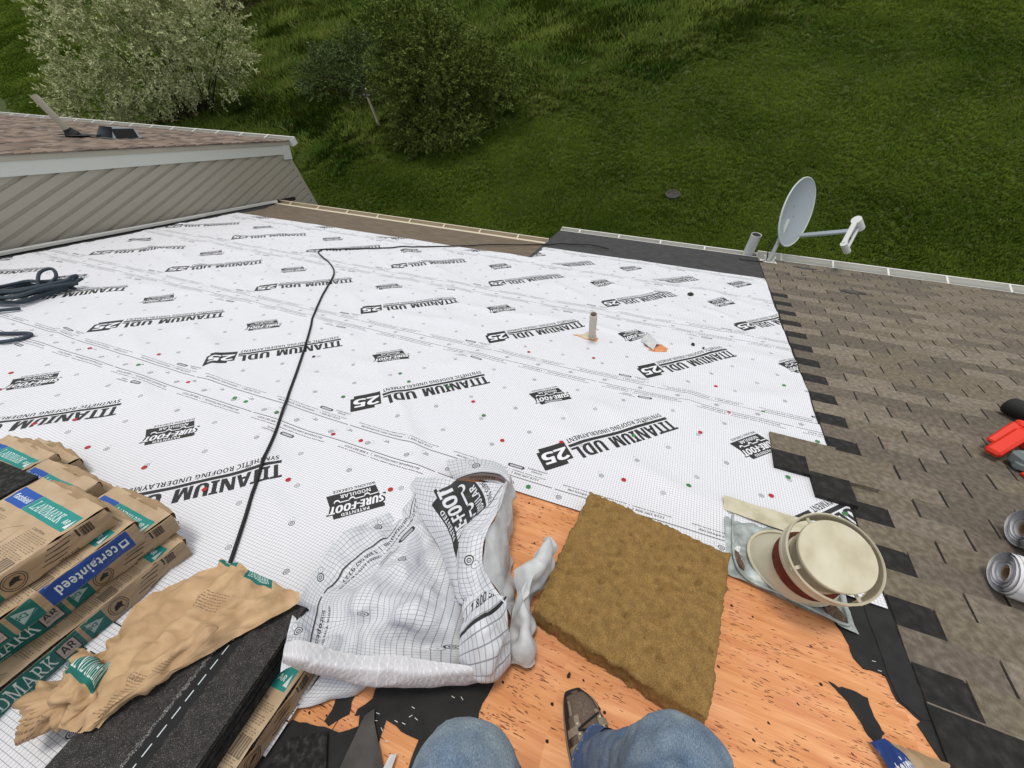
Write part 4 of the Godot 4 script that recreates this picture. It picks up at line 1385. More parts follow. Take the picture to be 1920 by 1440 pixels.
func make_vents():
	var v := thing("plastic_vent_pipe", "short cream plastic vent pipe poking through the white underlayment", "vent pipe", Transform3D(Basis(), rp(-0.4455, 3.08, 0.004)))
	var st := begin()
	tube(st, [Vector3(0, -0.05, 0), Vector3(0.0, 0.30, 0.0)], 0.0295, 28, false)
	tube(st, [Vector3(0.0, 0.30, 0.0), Vector3(0, 0.0, 0)], 0.0245, 28, false)
	lathe(st, [Vector2(0.0295, 0.30), Vector2(0.0245, 0.30)], Vector3(), Basis(), 28)
	put("pipe", done(st), M.pvc, v)
	var c := begin()
	lathe(c, [Vector2(0.040, 0.0), Vector2(0.036, 0.035), Vector2(0.031, 0.045), Vector2(0.0292, 0.045)], Vector3(), Basis(), 26)
	put("sealant_collar", done(c), M.cream, v)
	put("cut_sheet_flap", patch([[RB * Vector3(-0.17, 0.004, 0.01), RB * Vector3(-0.08, 0.006, 0.045), RB * Vector3(0.03, 0.006, 0.05)], [RB * Vector3(-0.11, 0.012, -0.005), RB * Vector3(-0.06, 0.032, 0.02), RB * Vector3(0.02, 0.03, 0.03)], [RB * Vector3(-0.06, 0.012, -0.03), RB * Vector3(-0.035, 0.055, 0.0), RB * Vector3(0.0, 0.06, 0.02)]], 5, 5, Vector2(), Vector2(0.1, 0), Vector2(0, 0.1), Vector2(0.1, 0.1), 0.006, 9, 40.0), M.cream, v)
	var gap := begin()
	slab(gap, PackedVector2Array([Vector2(-0.155, -0.02), Vector2(-0.05, -0.056), Vector2(0.05, -0.06), Vector2(0.055, 0.0), Vector2(0.0, 0.03), Vector2(-0.06, 0.0)]), 0.001, 0.0115)
	put("cut_hole", done(gap), M.plywood, v, Transform3D(RB, Vector3()))

# ---------------------------------------------------------------- shingle bundles
func kraft_side(kind: int) -> StandardMaterial3D:
	# printed flank of a wrapped bundle, 1 m by 0.092 m; x runs from the far end
	var key := "side%d" % kind
	if M.has(key):
		return M[key]
	var W := 1536
	var H := 144
	var im := Image.create(W, H, false, Image.FORMAT_RGB8)
	var n := noise(55, 0.01, 3)
	var base := Color(0.585, 0.49, 0.38)  # darker than the top face: side shading partly put into the colour
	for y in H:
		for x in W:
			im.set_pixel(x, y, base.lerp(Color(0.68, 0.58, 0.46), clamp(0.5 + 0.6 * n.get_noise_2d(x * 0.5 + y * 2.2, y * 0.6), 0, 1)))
	var teal := Color(0.0, 0.36, 0.33)
	var blue := Color(0.03, 0.23, 0.52)
	var white := Color(0.80, 0.82, 0.80)
	var k := 1536.0
	var dark := Color(0.12, 0.10, 0.085)
	if kind == 1:
		im.fill_rect(Rect2i(int(0.735 * k), 6, int(0.235 * k), H - 12), blue)
		words(im, "certainteed", Vector2(0.843 * k, H * 0.5), 0.165 * k, 60, PI, white)
		bar(im, Vector2(0.945 * k, H * 0.5), -18, 18, -22, 22, 0, white)
		bar(im, Vector2(0.945 * k, H * 0.5), -11, 11, -6, 14, 0, blue)
	else:
		for i in 4:
			var y := 20 + i * 26
			im.fill_rect(Rect2i(int((0.84 - 0.010 * i) * k), y, int(0.06 * k), 6), dark)
		im.fill_rect(Rect2i(int(0.912 * k), 8, int(0.006 * k), H - 90), dark)
		for i in 12:
			im.fill_rect(Rect2i(int(0.922 * k) + i * 4, 14, 2 + (i * 7) % 3, 60), dark)
		words(im, "MAX DEF", Vector2(0.87 * k, 126), 0.05 * k, 16, 0, dark)
		var c := Vector2(0.752 * k, H * 0.5)
		disc(im, c, 44, dark, 1.2)
		disc(im, c, 41, base, 1.2)
		disc(im, c, 35, dark, 1.2)
		disc(im, c, 32.5, base, 1.2)
		poly_fill(im, PackedVector2Array([c + Vector2(-24, 16), c + Vector2(-14, -8), c + Vector2(6, -22), c + Vector2(24, -10), c + Vector2(14, 4), c + Vector2(20, 20), c + Vector2(2, 10)]), dark)
	# flag panel, then the teal name panel
	im.fill_rect(Rect2i(int(0.655 * k), 6, int(0.06 * k), H - 12), teal)
	poly_fill(im, PackedVector2Array([Vector2(0.663 * k, 20), Vector2(0.708 * k, 62), Vector2(0.668 * k, 108)]), Color(0.60, 0.66, 0.64))
	words(im, "25", Vector2(0.677 * k, 64), 26, 34, PI / 2, teal)
	im.fill_rect(Rect2i(int(0.345 * k), 4, int(0.30 * k), H - 8), teal)
	im.fill_rect(Rect2i(int(0.582 * k), 24, int(0.052 * k), 96), dark)
	im.fill_rect(Rect2i(int(0.585 * k), 29, int(0.046 * k), 86), Color(0.66, 0.60, 0.57))
	words(im, "AR", Vector2(0.608 * k, 58), 54, 44, 0, dark)
	words(im, "algae resistant", Vector2(0.608 * k, 97), 58, 12, 0, dark, 0.0, false)
	words(im, "LANDMARK", Vector2(0.465 * k, 62), 0.215 * k, 84, 0, white, 0.0, false, true)
	words(im, "designer shingles", Vector2(0.44 * k, 124), 0.12 * k, 13, 0, white, 0.0, false)
	im.fill_rect(Rect2i(int(0.03 * k), 4, int(0.30 * k), H - 8), blue)
	words(im, "certainteed", Vector2(0.19 * k, H * 0.5), 0.20 * k, 56, PI, white)
	# gloss along the film creases, painted into the colour as pale streaks
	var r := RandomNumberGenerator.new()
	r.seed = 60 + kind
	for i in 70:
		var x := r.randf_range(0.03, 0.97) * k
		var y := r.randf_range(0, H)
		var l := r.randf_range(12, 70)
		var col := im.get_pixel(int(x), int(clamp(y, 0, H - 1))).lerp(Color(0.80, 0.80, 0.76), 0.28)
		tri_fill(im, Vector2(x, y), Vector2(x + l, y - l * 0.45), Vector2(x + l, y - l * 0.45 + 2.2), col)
	var m := plain(Color.WHITE, 0.5)
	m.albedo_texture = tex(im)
	var nn := noise(56, 0.02, 3).get_seamless_image(512, 512)
	nn.convert(Image.FORMAT_RGBA8)
	nn.bump_map_to_normal_map(2.5)
	m.normal_enabled = true
	m.normal_texture = tex(nn)
	M[key] = m
	return m

func kraft_top() -> StandardMaterial3D:
	# printed face of a bundle, 0.34 m by 1 m; image y runs from the far end
	if M.has("top"):
		return M.top
	var W := 512
	var H := 1536
	var k := 1500.0
	var im := Image.create(W, H, false, Image.FORMAT_RGB8)
	var n := noise(57, 0.006, 4)
	var base := Color(0.66, 0.565, 0.45)
	for y in H:
		for x in W:
			im.set_pixel(x, y, base.lerp(Color(0.735, 0.645, 0.53), clamp(0.5 + 0.7 * n.get_noise_2d(x, y * 1.5), 0, 1)))
	var blue := Color(0.09, 0.30, 0.63)
	var teal := Color(0.10, 0.52, 0.50)
	var white := Color(0.84, 0.86, 0.86)
	var grey := Color(0.42, 0.365, 0.30)
	im.fill_rect(Rect2i(22, 76, 150, 92), blue)
	im.fill_rect(Rect2i(174, 76, 316, 92), teal)
	words(im, "fastshield", Vector2(97, 124), 120, 30, 0, white)
	words(im, "LANDMARK", Vector2(300, 122), 210, 50, 0, white, 0.0, false, true)
	words(im, "AR", Vector2(438, 122), 38, 26, 0, white)
	poly_fill(im, PackedVector2Array([Vector2(462, 150), Vector2(486, 150), Vector2(474, 96)]), white)
	# columns of fine instructions, diagrams and rules
	var r := RandomNumberGenerator.new()
	r.seed = 62
	for col in 3:
		for blk in 7:
			var y0 := 205 + blk * 185
			var x0 := 26 + col * 160
			if (col + blk) % 4 == 1:
				for q in [[Vector2(x0, y0 + 120), Vector2(x0 + 120, y0 + 10), Vector2(x0 + 120, y0 + 14)], [Vector2(x0, y0 + 120), Vector2(x0 + 140, y0 + 100), Vector2(x0 + 140, y0 + 104)], [Vector2(x0 + 120, y0 + 10), Vector2(x0 + 140, y0 + 100), Vector2(x0 + 137, y0 + 100)]]:
					tri_fill(im, q[0], q[1], q[2], grey)
				poly_fill(im, PackedVector2Array([Vector2(x0 + 14, y0 + 112), Vector2(x0 + 70, y0 + 64), Vector2(x0 + 82, y0 + 84)]), Color(0.52, 0.47, 0.36))
				continue
			words(im, ["ROOF DECK", "NAILING", "CAUTION", "UNDERLAY"][(col + blk) % 4], Vector2(x0 + 46, y0), 84, 11, 0, Color(0.25, 0.21, 0.17))
			for ln in 15:
				var x := float(x0)
				while x < x0 + 142 * (1.0 if ln % 5 < 4 else 0.6):
					var w := r.randf_range(5, 17)
					im.fill_rect(Rect2i(int(x), y0 + 16 + ln * 9, int(w), 4), grey.lerp(base, r.randf_range(0.1, 0.45)))
					x += w + 4
	for i in 16:
		im.fill_rect(Rect2i(440 + i * 4, 340, 1 + (i * 5) % 3, 70), Color(0.2, 0.17, 0.14))
	for y in [700, 1130]:
		im.fill_rect(Rect2i(20, y, 470, 3), grey)
	var m := plain(Color.WHITE, 0.65)
	m.albedo_texture = tex(im)
	var nn := noise(58, 0.012, 4).get_seamless_image(512, 512)
	nn.convert(Image.FORMAT_RGBA8)
	nn.bump_map_to_normal_map(3.0)
	m.normal_enabled = true
	m.normal_texture = tex(nn)
	m.normal_scale = 0.6
	M.top = m
	return m

# one wrapped bundle; its origin is the lower corner of the far end on the +u side, its length runs up the slope
func bundle(label: String, xf: Transform3D, kind: int, seed_: int, t := 0.092, group := "wrapped shingle bundles") -> Node3D:
	var b := thing("shingle_bundle", label, "shingle bundle", xf, group)
	var w := 0.34
	var L := 1.0
	var nz := noise(seed_, 5.0, 3)
	var nr := noise(seed_ + 7, 9.0, 2)
	nr.fractal_type = FastNoiseLite.FRACTAL_RIDGED
	var rad := 0.012
	# point on the wrapped skin: face 0 right, 1 top, 2 left, 3 bottom, a runs round, z along
	var skin := func(face: int, a: float, z: float) -> Vector3:
		var p := Vector3()
		var e: float = sin(PI * clamp(z / L, 0, 1))
		match face:
			0: p = Vector3(0, lerp(0.0, t, a), z)
			1: p = Vector3(lerp(0.0, -w, a), t, z)
			2: p = Vector3(-w, lerp(t, 0.0, a), z)
			3: p = Vector3(lerp(-w, 0.0, a), 0, z)
		# pull the square corners in and puff the faces
		var q := Vector2(clamp(p.x, -w + rad, -rad), clamp(p.y, rad, t - rad))
		var d := Vector2(p.x, p.y) - q
		if absf(d.x) > 1e-5 and absf(d.y) > 1e-5 or d.length() > rad:
			d = d.normalized() * rad
		var k := 0.009 * nz.get_noise_3d(p.x * 0.8, p.y, z * 0.6) + 0.006 * nr.get_noise_3d(p.x + z * 0.5, p.y * 2.0, z * 0.6)
		var o := q + d
		if face == 1:
			o.y += k + 0.006 * sin(PI * a) * e
		elif face == 0:
			o.x += k * 1.1
		elif face == 2:
			o.x -= k
		return Vector3(o.x, max(o.y, 0.001), z + (0.006 * nz.get_noise_2d(p.x * 1.2, seed_) if z < 0.01 else 0.0))
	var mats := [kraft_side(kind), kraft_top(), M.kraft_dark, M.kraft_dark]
	var names := ["printed_flank", "printed_face", "plain_flank", "underside"]
	for f in 4:
		var na := 10 if f % 2 == 0 else 22
		var nzs := 56
		var st := begin()
		st.set_smooth_group(1)
		for i in nzs + 1:
			for j in na + 1:
				var a := float(j) / na
				var z := L * i / nzs
				st.set_uv(Vector2(1.0 - z, 1.0 - a) if f == 0 else (Vector2(1.0 - a, z) if f == 1 else Vector2(a, z)))
				st.add_vertex(skin.call(f, a, z))
		for i in nzs:
			for j in na:
				var q := i * (na + 1) + j
				for e in [q, q + 1, q + na + 1, q + 1, q + na + 2, q + na + 1]:
					st.add_index(e)
		st.generate_normals()
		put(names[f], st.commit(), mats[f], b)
	# folded ends
	for e in 2:
		var st := begin()
		st.set_smooth_group(-1)
		var z := 0.0 if e == 0 else L
		var loop := []
		for f in 4:
			var na := 10 if f % 2 == 0 else 22
			for j in na:
				loop.append(skin.call(f, float(j) / na, z))
		var mid := Vector3(-w / 2, t * 0.45, z + (0.006 if e == 0 else -0.006))
		for i in loop.size():
			tri_out(st, loop[i], loop[(i + 1) % loop.size()], mid, Vector3(-w / 2, t / 2, L / 2))
		put("folded_end", done(st), M.kraft_dark, b)
	# the loose lip of the wrapper that stands out past the far end
	var lip := [[Vector3(-w + 0.01, t * 0.95, 0.015), Vector3(-w * 0.6, t + 0.004, 0.012), Vector3(-w * 0.3, t + 0.003, 0.012), Vector3(-0.01, t * 0.96, 0.015)], [Vector3(-w + 0.02, t * 0.80, -0.012), Vector3(-w * 0.6, t * 0.93, -0.022), Vector3(-w * 0.3, t * 0.90, -0.020), Vector3(-0.02, t * 0.80, -0.012)], [Vector3(-w + 0.03, t * 0.35, -0.012), Vector3(-w * 0.6, t * 0.40, -0.014), Vector3(-w * 0.3, t * 0.38, -0.014), Vector3(-0.03, t * 0.33, -0.010)]]
	put("wrapper_lip", patch(lip, 5, 6, Vector2(), Vector2(1, 0), Vector2(0, 1), Vector2(1, 1), 0.006, seed_, 30.0), M.kraft, b)
	return b

func make_bundles():
	# front stack, flanks towards the open deck
	var g := "bundles stacked in front of the cord"
	bundle("bottom wrapped shingle bundle of the nearer stack, lying on the white underlayment", roof_at(-1.50, 0.455, 0.012, 0.01), 0, 201, 0.092, g)
	bundle("second lowest bundle of the nearer stack, its wrapped end sticking out furthest", roof_at(-1.555, 0.485, 0.108, -0.02), 0, 202, 0.090, g)
	bundle("wrapped shingle bundle with a wide blue stripe along its flank", roof_at(-1.525, 0.375, 0.203, 0.015), 1, 203, 0.090, g)
	bundle("topmost wrapped shingle bundle of the nearer stack, fine print and blue label showing", roof_at(-1.56, 0.345, 0.299, 0.0), 0, 204, 0.088, g)
	# the stack behind it
	var g2 := "bundles stacked at the far left"
	bundle("lowest wrapped shingle bundle of the farther stack, half hidden behind the nearer one", roof_at(-1.93, 0.50, 0.012, 0.0), 0, 205, 0.092, g2)
	bundle("upper bundle of the farther stack, its label end beside the bare sheet", roof_at(-1.98, 0.475, 0.106, 0.02), 0, 206, 0.092, g2)
	bundle("lowest wrapped bundle at the far left of the farther stack, against the white sheet", roof_at(-2.36, 0.56, 0.012, -0.03), 0, 207, 0.092, g2)
	bundle("wrapped shingle bundle holding up the unwrapped dark shingles", roof_at(-2.33, 0.50, 0.106, 0.03), 0, 208, 0.092, g2)
	# dark unwrapped shingles lying on the farther stack
	var lf := thing("loose_shingle_stack", "unwrapped dark shingles lying on top of the farther bundles", "shingles", roof_at(-2.13, 0.375, 0.205, 0.05))
	for i in 6:
		put("shingle", box_mesh(Vector3(-0.17 + 0.004 * sin(i * 2.0), 0.006 + 0.009 * i, 0.5 + 0.005 * cos(i * 3.0)), Vector3(0.34, 0.0075, 1.0), 0.0015), M.charcoal, lf)
	# opened bundle near the feet: wrapped one below, bare shingles above, paper thrown back
	bundle("wrapped shingle bundle under the opened grey shingles, beside the crumpled sheet", roof_at(-0.735, 0.335, 0.012, 0.03), 0, 209, 0.09, "bundles by the feet")
	var op := thing("opened_shingle_bundle", "opened bundle of speckled grey shingles with its brown paper thrown back", "shingle bundle", roof_at(-0.815, 0.41, 0.106, 0.12))
	var r := RandomNumberGenerator.new()
	r.seed = 17
	for i in 11:
		var st := begin()
		var off := Vector3(r.randf_range(-0.004, 0.004), 0, r.randf_range(-0.008, 0.008))
		box(st, Vector3(-0.17, 0.004 + i * 0.0083, 0.5) + off, Vector3(0.34, 0.0070, 1.0), 0.0012)
		put("shingle", done(st), M.charcoal, op)
	var topf := begin()
	topf.set_smooth_group(-1)
	var y := 0.0975
	var q := [Vector3(-0.34, y, 0), Vector3(0, y, 0), Vector3(0, y, 1.0), Vector3(-0.34, y, 1.0)]
	var uvs := [Vector2(0, 0), Vector2(1, 0), Vector2(1, 1), Vector2(0, 1)]
	for e in [0, 1, 2, 0, 2, 3]:
		topf.set_uv(uvs[e])
		topf.add_vertex(q[e])
	for e in 4:
		var a: Vector3 = q[e]
		var b2: Vector3 = q[(e + 1) % 4]
		for p in [[a, 0], [Vector3(a.x, y - 0.006, a.z), 0], [b2, 1], [b2, 1], [Vector3(a.x, y - 0.006, a.z), 0], [Vector3(b2.x, y - 0.006, b2.z), 1]]:
			topf.set_uv(uvs[(e + p[1]) % 4])
			topf.add_vertex(p[0])
	put("top_shingle", done(topf), M.new_shingle, op)
	var inv := op.transform.affine_inverse() * Transform3D(RB, RO)
	var o: MeshInstance3D
	o = put("wrapper_sheet", patch(PATCH.paper, 9, 10, Vector2(0.05, 0.1), Vector2(0.9, 0.1), Vector2(0.05, 0.9), Vector2(0.9, 0.9), 0.017, 5, 30.0), kraft_torn(), op, inv)
	put("torn_flap", patch(PATCH.flapp, 8, 8, Vector2(0.1, 0.0), Vector2(0.3, 0.0), Vector2(0.1, 0.25), Vector2(0.3, 0.25), 0.012, 6, 26.0), kraft_torn(), op, inv)
	var sc := put("torn_wrapper", patch(PATCH.scrap, 9, 9, Vector2(0.1, 0.0), Vector2(0.9, 0.0), Vector2(0.1, 0.35), Vector2(0.9, 0.35), 0.05, 7, 30.0), kraft_torn(), self, Transform3D(RB, RO))
	tag(sc, "crumpled torn piece of brown wrapper between the teal bundles and grey shingles", "paper")
	o.rotation = o.rotation
	# piece of shingle and slate-coloured offcut on the torn felt
	var sl := put("shingle_offcut", slab_mesh([-0.60, 0.215, -0.52, 0.12, -0.44, -0.02, -0.70, -0.02, -0.69, 0.16], 0.014, 0.022), M.charcoal, self, Transform3D(RB, RO))
	tag(sl, "dark speckled shingle offcut lying on torn felt near the feet", "shingle")
	var of := put("metal_offcut", slab_mesh([-0.508, 0.312, -0.488, 0.285, -0.372, 0.185, -0.40, 0.06, -0.50, 0.06, -0.525, 0.287], 0.014, 0.019), M.slate, self, Transform3D(RB, RO))
	tag(of, "pointed grey slate-coloured offcut lying on torn black felt", "offcut")
	var tg := put("paper_tag", slab_mesh([-0.400, 0.242, -0.383, 0.247, -0.372, 0.18, -0.400, 0.17], 0.020, 0.0212), M.sheet_back, self, Transform3D(RB, RO))
	tag(tg, "small white paper tag beside the grey offcut", "tag")

func kraft_torn() -> StandardMaterial3D:
	if M.has("torn"):
		return M.torn
	var S := 768
	var im := Image.create(S, S, false, Image.FORMAT_RGB8)
	var n := noise(59, 0.008, 4)
	for y in S:
		for x in S:
			im.set_pixel(x, y, Color(0.64, 0.52, 0.385).lerp(Color(0.765, 0.645, 0.50), clamp(0.5 + 0.8 * n.get_noise_2d(x, y), 0, 1)))
	var grey := Color(0.47, 0.38, 0.29)
	var r := RandomNumberGenerator.new()
	r.seed = 66
	for blk in 7:
		var x0 := r.randf_range(60, 560)
		var y0 := r.randf_range(200, 660)
		for ln in 7:
			var x := x0
			while x < x0 + 110:
				var w := r.randf_range(5, 16)
				im.fill_rect(Rect2i(int(x), int(y0) + ln * 9, int(w), 3), grey)
				x += w + 4
	im.fill_rect(Rect2i(70, 30, 150, 70), Color(0.05, 0.40, 0.37))
	words(im, "LAND", Vector2(145, 66), 110, 38, 0, Color(0.8, 0.82, 0.8), 0.0, false, true)
	im.fill_rect(Rect2i(300, 60, 210, 60), Color(0.05, 0.40, 0.37))
	words(im, "LANDMARK", Vector2(405, 90), 170, 34, 0, Color(0.8, 0.82, 0.8), 0.0, false, true)
	im.fill_rect(Rect2i(560, 20, 120, 30), Color(0.08, 0.28, 0.60))
	var c := Vector2(470, 400)
	disc(im, c, 60, grey, 1.5)
	disc(im, c, 58, Color(0.70, 0.58, 0.44), 1.5)
	words(im, "QuadraBond", Vector2(300, 520), 110, 22, 0, grey)
	var m := plain(Color.WHITE, 0.75)
	m.albedo_texture = tex(im)
	var nn := noise(60, 0.012, 4)
	nn.fractal_type = FastNoiseLite.FRACTAL_RIDGED
	var ni := nn.get_seamless_image(512, 512)
	ni.convert(Image.FORMAT_RGBA8)
	ni.bump_map_to_normal_map(4.0)
	m.normal_enabled = true
	m.normal_texture = tex(ni)
	m.normal_scale = 0.6
	M.torn = m
	return m

# ---------------------------------------------------------------- crumpled end of a strip
func make_crumple():
	var c := thing("crumpled_underlayment", "crumpled loose sheet of white gridded underlayment heaped between bundles and insulation", "underlayment", Transform3D(RB, RO))
	var W := 1.22
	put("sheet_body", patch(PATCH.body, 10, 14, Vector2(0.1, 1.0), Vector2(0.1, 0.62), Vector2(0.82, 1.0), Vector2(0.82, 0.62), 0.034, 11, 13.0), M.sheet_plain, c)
	put("rolled_hem", patch(PATCH.hem, 9, 14, Vector2(0, 0), Vector2(0.45, 0.0), Vector2(0, 0.8), Vector2(0.45, 0.8), 0.010, 12, 16.0), M.sheet_nodular, c)
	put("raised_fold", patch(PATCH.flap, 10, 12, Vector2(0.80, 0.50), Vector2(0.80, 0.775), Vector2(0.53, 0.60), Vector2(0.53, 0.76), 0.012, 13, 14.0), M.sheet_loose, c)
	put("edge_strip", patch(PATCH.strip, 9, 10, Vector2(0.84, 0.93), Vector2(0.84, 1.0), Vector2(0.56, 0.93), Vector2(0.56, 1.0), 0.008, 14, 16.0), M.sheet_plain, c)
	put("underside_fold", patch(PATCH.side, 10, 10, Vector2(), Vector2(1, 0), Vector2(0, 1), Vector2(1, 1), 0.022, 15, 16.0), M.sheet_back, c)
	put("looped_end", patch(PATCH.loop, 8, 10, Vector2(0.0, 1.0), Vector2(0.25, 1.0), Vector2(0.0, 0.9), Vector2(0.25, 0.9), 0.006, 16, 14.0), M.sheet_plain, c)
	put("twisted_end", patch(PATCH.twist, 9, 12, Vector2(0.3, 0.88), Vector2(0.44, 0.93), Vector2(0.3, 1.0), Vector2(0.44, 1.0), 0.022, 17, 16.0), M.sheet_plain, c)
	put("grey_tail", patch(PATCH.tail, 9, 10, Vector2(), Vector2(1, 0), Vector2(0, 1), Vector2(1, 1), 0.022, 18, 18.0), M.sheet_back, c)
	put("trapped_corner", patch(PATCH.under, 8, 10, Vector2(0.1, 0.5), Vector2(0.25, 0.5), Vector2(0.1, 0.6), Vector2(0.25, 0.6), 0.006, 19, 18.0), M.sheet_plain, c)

# ---------------------------------------------------------------- insulation batt
func make_batt():
	var a := V(-0.086, 1.365, 0)
	var b := V(0.513, 1.265, 0)
	var c := V(0.428, 0.642, 0)
	var d := V(-0.150, 0.745, 0)
	var at := (a + b + c + d) / 4.0
	var n1 := noise(301, 7.0, 4)
	var n2 := noise(302, 28.0, 3)
	n2.fractal_type = FastNoiseLite.FRACTAL_RIDGED
	var n3 := noise(303, 60.0, 2)
	var H := 0.095
	var pr := RandomNumberGenerator.new()
	pr.seed = 77
	var pits := []
	for i in 230:
		var ang := pr.randf_range(-1.1, 0.1)
		pits.append([pr.randf_range(-0.33, 0.33), pr.randf_range(-0.36, 0.36), cos(ang), sin(ang), pr.randf_range(0.008, 0.026), pr.randf_range(0.004, 0.009), pr.randf_range(0.005, 0.016)])
	var shape := func(s: float, t: float, h: float) -> Vector3:
		var p := a.lerp(b, s).lerp(d.lerp(c, s), t) - at
		p.y = 0.006 + h * H
		var q := p * 1.0
		var e: float = min(min(s, 1 - s), min(t, 1 - t))
		var w := n1.get_noise_3dv(q)
		p.y += h * (0.007 * w + 0.006 * n2.get_noise_3d(q.x * 0.7 - q.z * 0.3, 0, q.z * 0.4 + q.x * 0.25) - 0.0025 * n3.get_noise_3dv(q) - 0.010 * exp(-e * 60.0))
		if h > 0.99:
			for k in pits:
				var dx: float = q.x - k[0]
				var dz: float = q.z - k[1]
				if absf(dx) < 0.04 and absf(dz) < 0.04:
					var along: float = (dx * k[2] + dz * k[3]) / k[4]
					var across: float = (dz * k[2] - dx * k[3]) / k[5]
					p.y -= k[6] * exp(-along * along - across * across)
		if e < 0.001:
			var out := Vector3(p.x, 0, p.z).normalized()
			p += out * (0.012 * n1.get_noise_3d(q.x * 1.6, h * 0.1, q.z * 1.6) + 0.006 * n1.get_noise_3d(q.x * 6.0 + 3.0, h * 0.3, q.z * 6.0) + 0.004 * n3.get_noise_3dv(q * 0.7))
		return p
	var st := begin()
	st.set_smooth_group(1)
	var N := 150
	var top := []
	for i in N + 1:
		for j in N + 1:
			top.append(shape.call(float(j) / N, float(i) / N, 1.0))
	for i in N:
		for j in N:
			var q := [top[i * (N + 1) + j], top[i * (N + 1) + j + 1], top[(i + 1) * (N + 1) + j + 1], top[(i + 1) * (N + 1) + j]]
			for e in [0, 1, 2, 0, 2, 3]:
				st.add_vertex(q[e])
	for side in 4:
		for i in N:
			for k in 6:
				var q := []
				for e in [[i, k], [i + 1, k], [i + 1, k + 1], [i, k + 1]]:
					var f: float = float(e[0]) / N
					var s := [f, 1.0, 1.0 - f, 0.0][side] as float
					var t := [0.0, f, 1.0, 1.0 - f][side] as float
					q.append(shape.call(s, t, e[1] / 6.0))
				quad_out(st, q[0], q[1], q[2], q[3], Vector3(0, H / 2, 0))
	var o := put("insulation_batt", done(st, true), M.batt, self, Transform3D(RB, RO + RB * at))
	tag(o, "square slab of brown mineral wool insulation lying on bare orange plywood", "insulation")

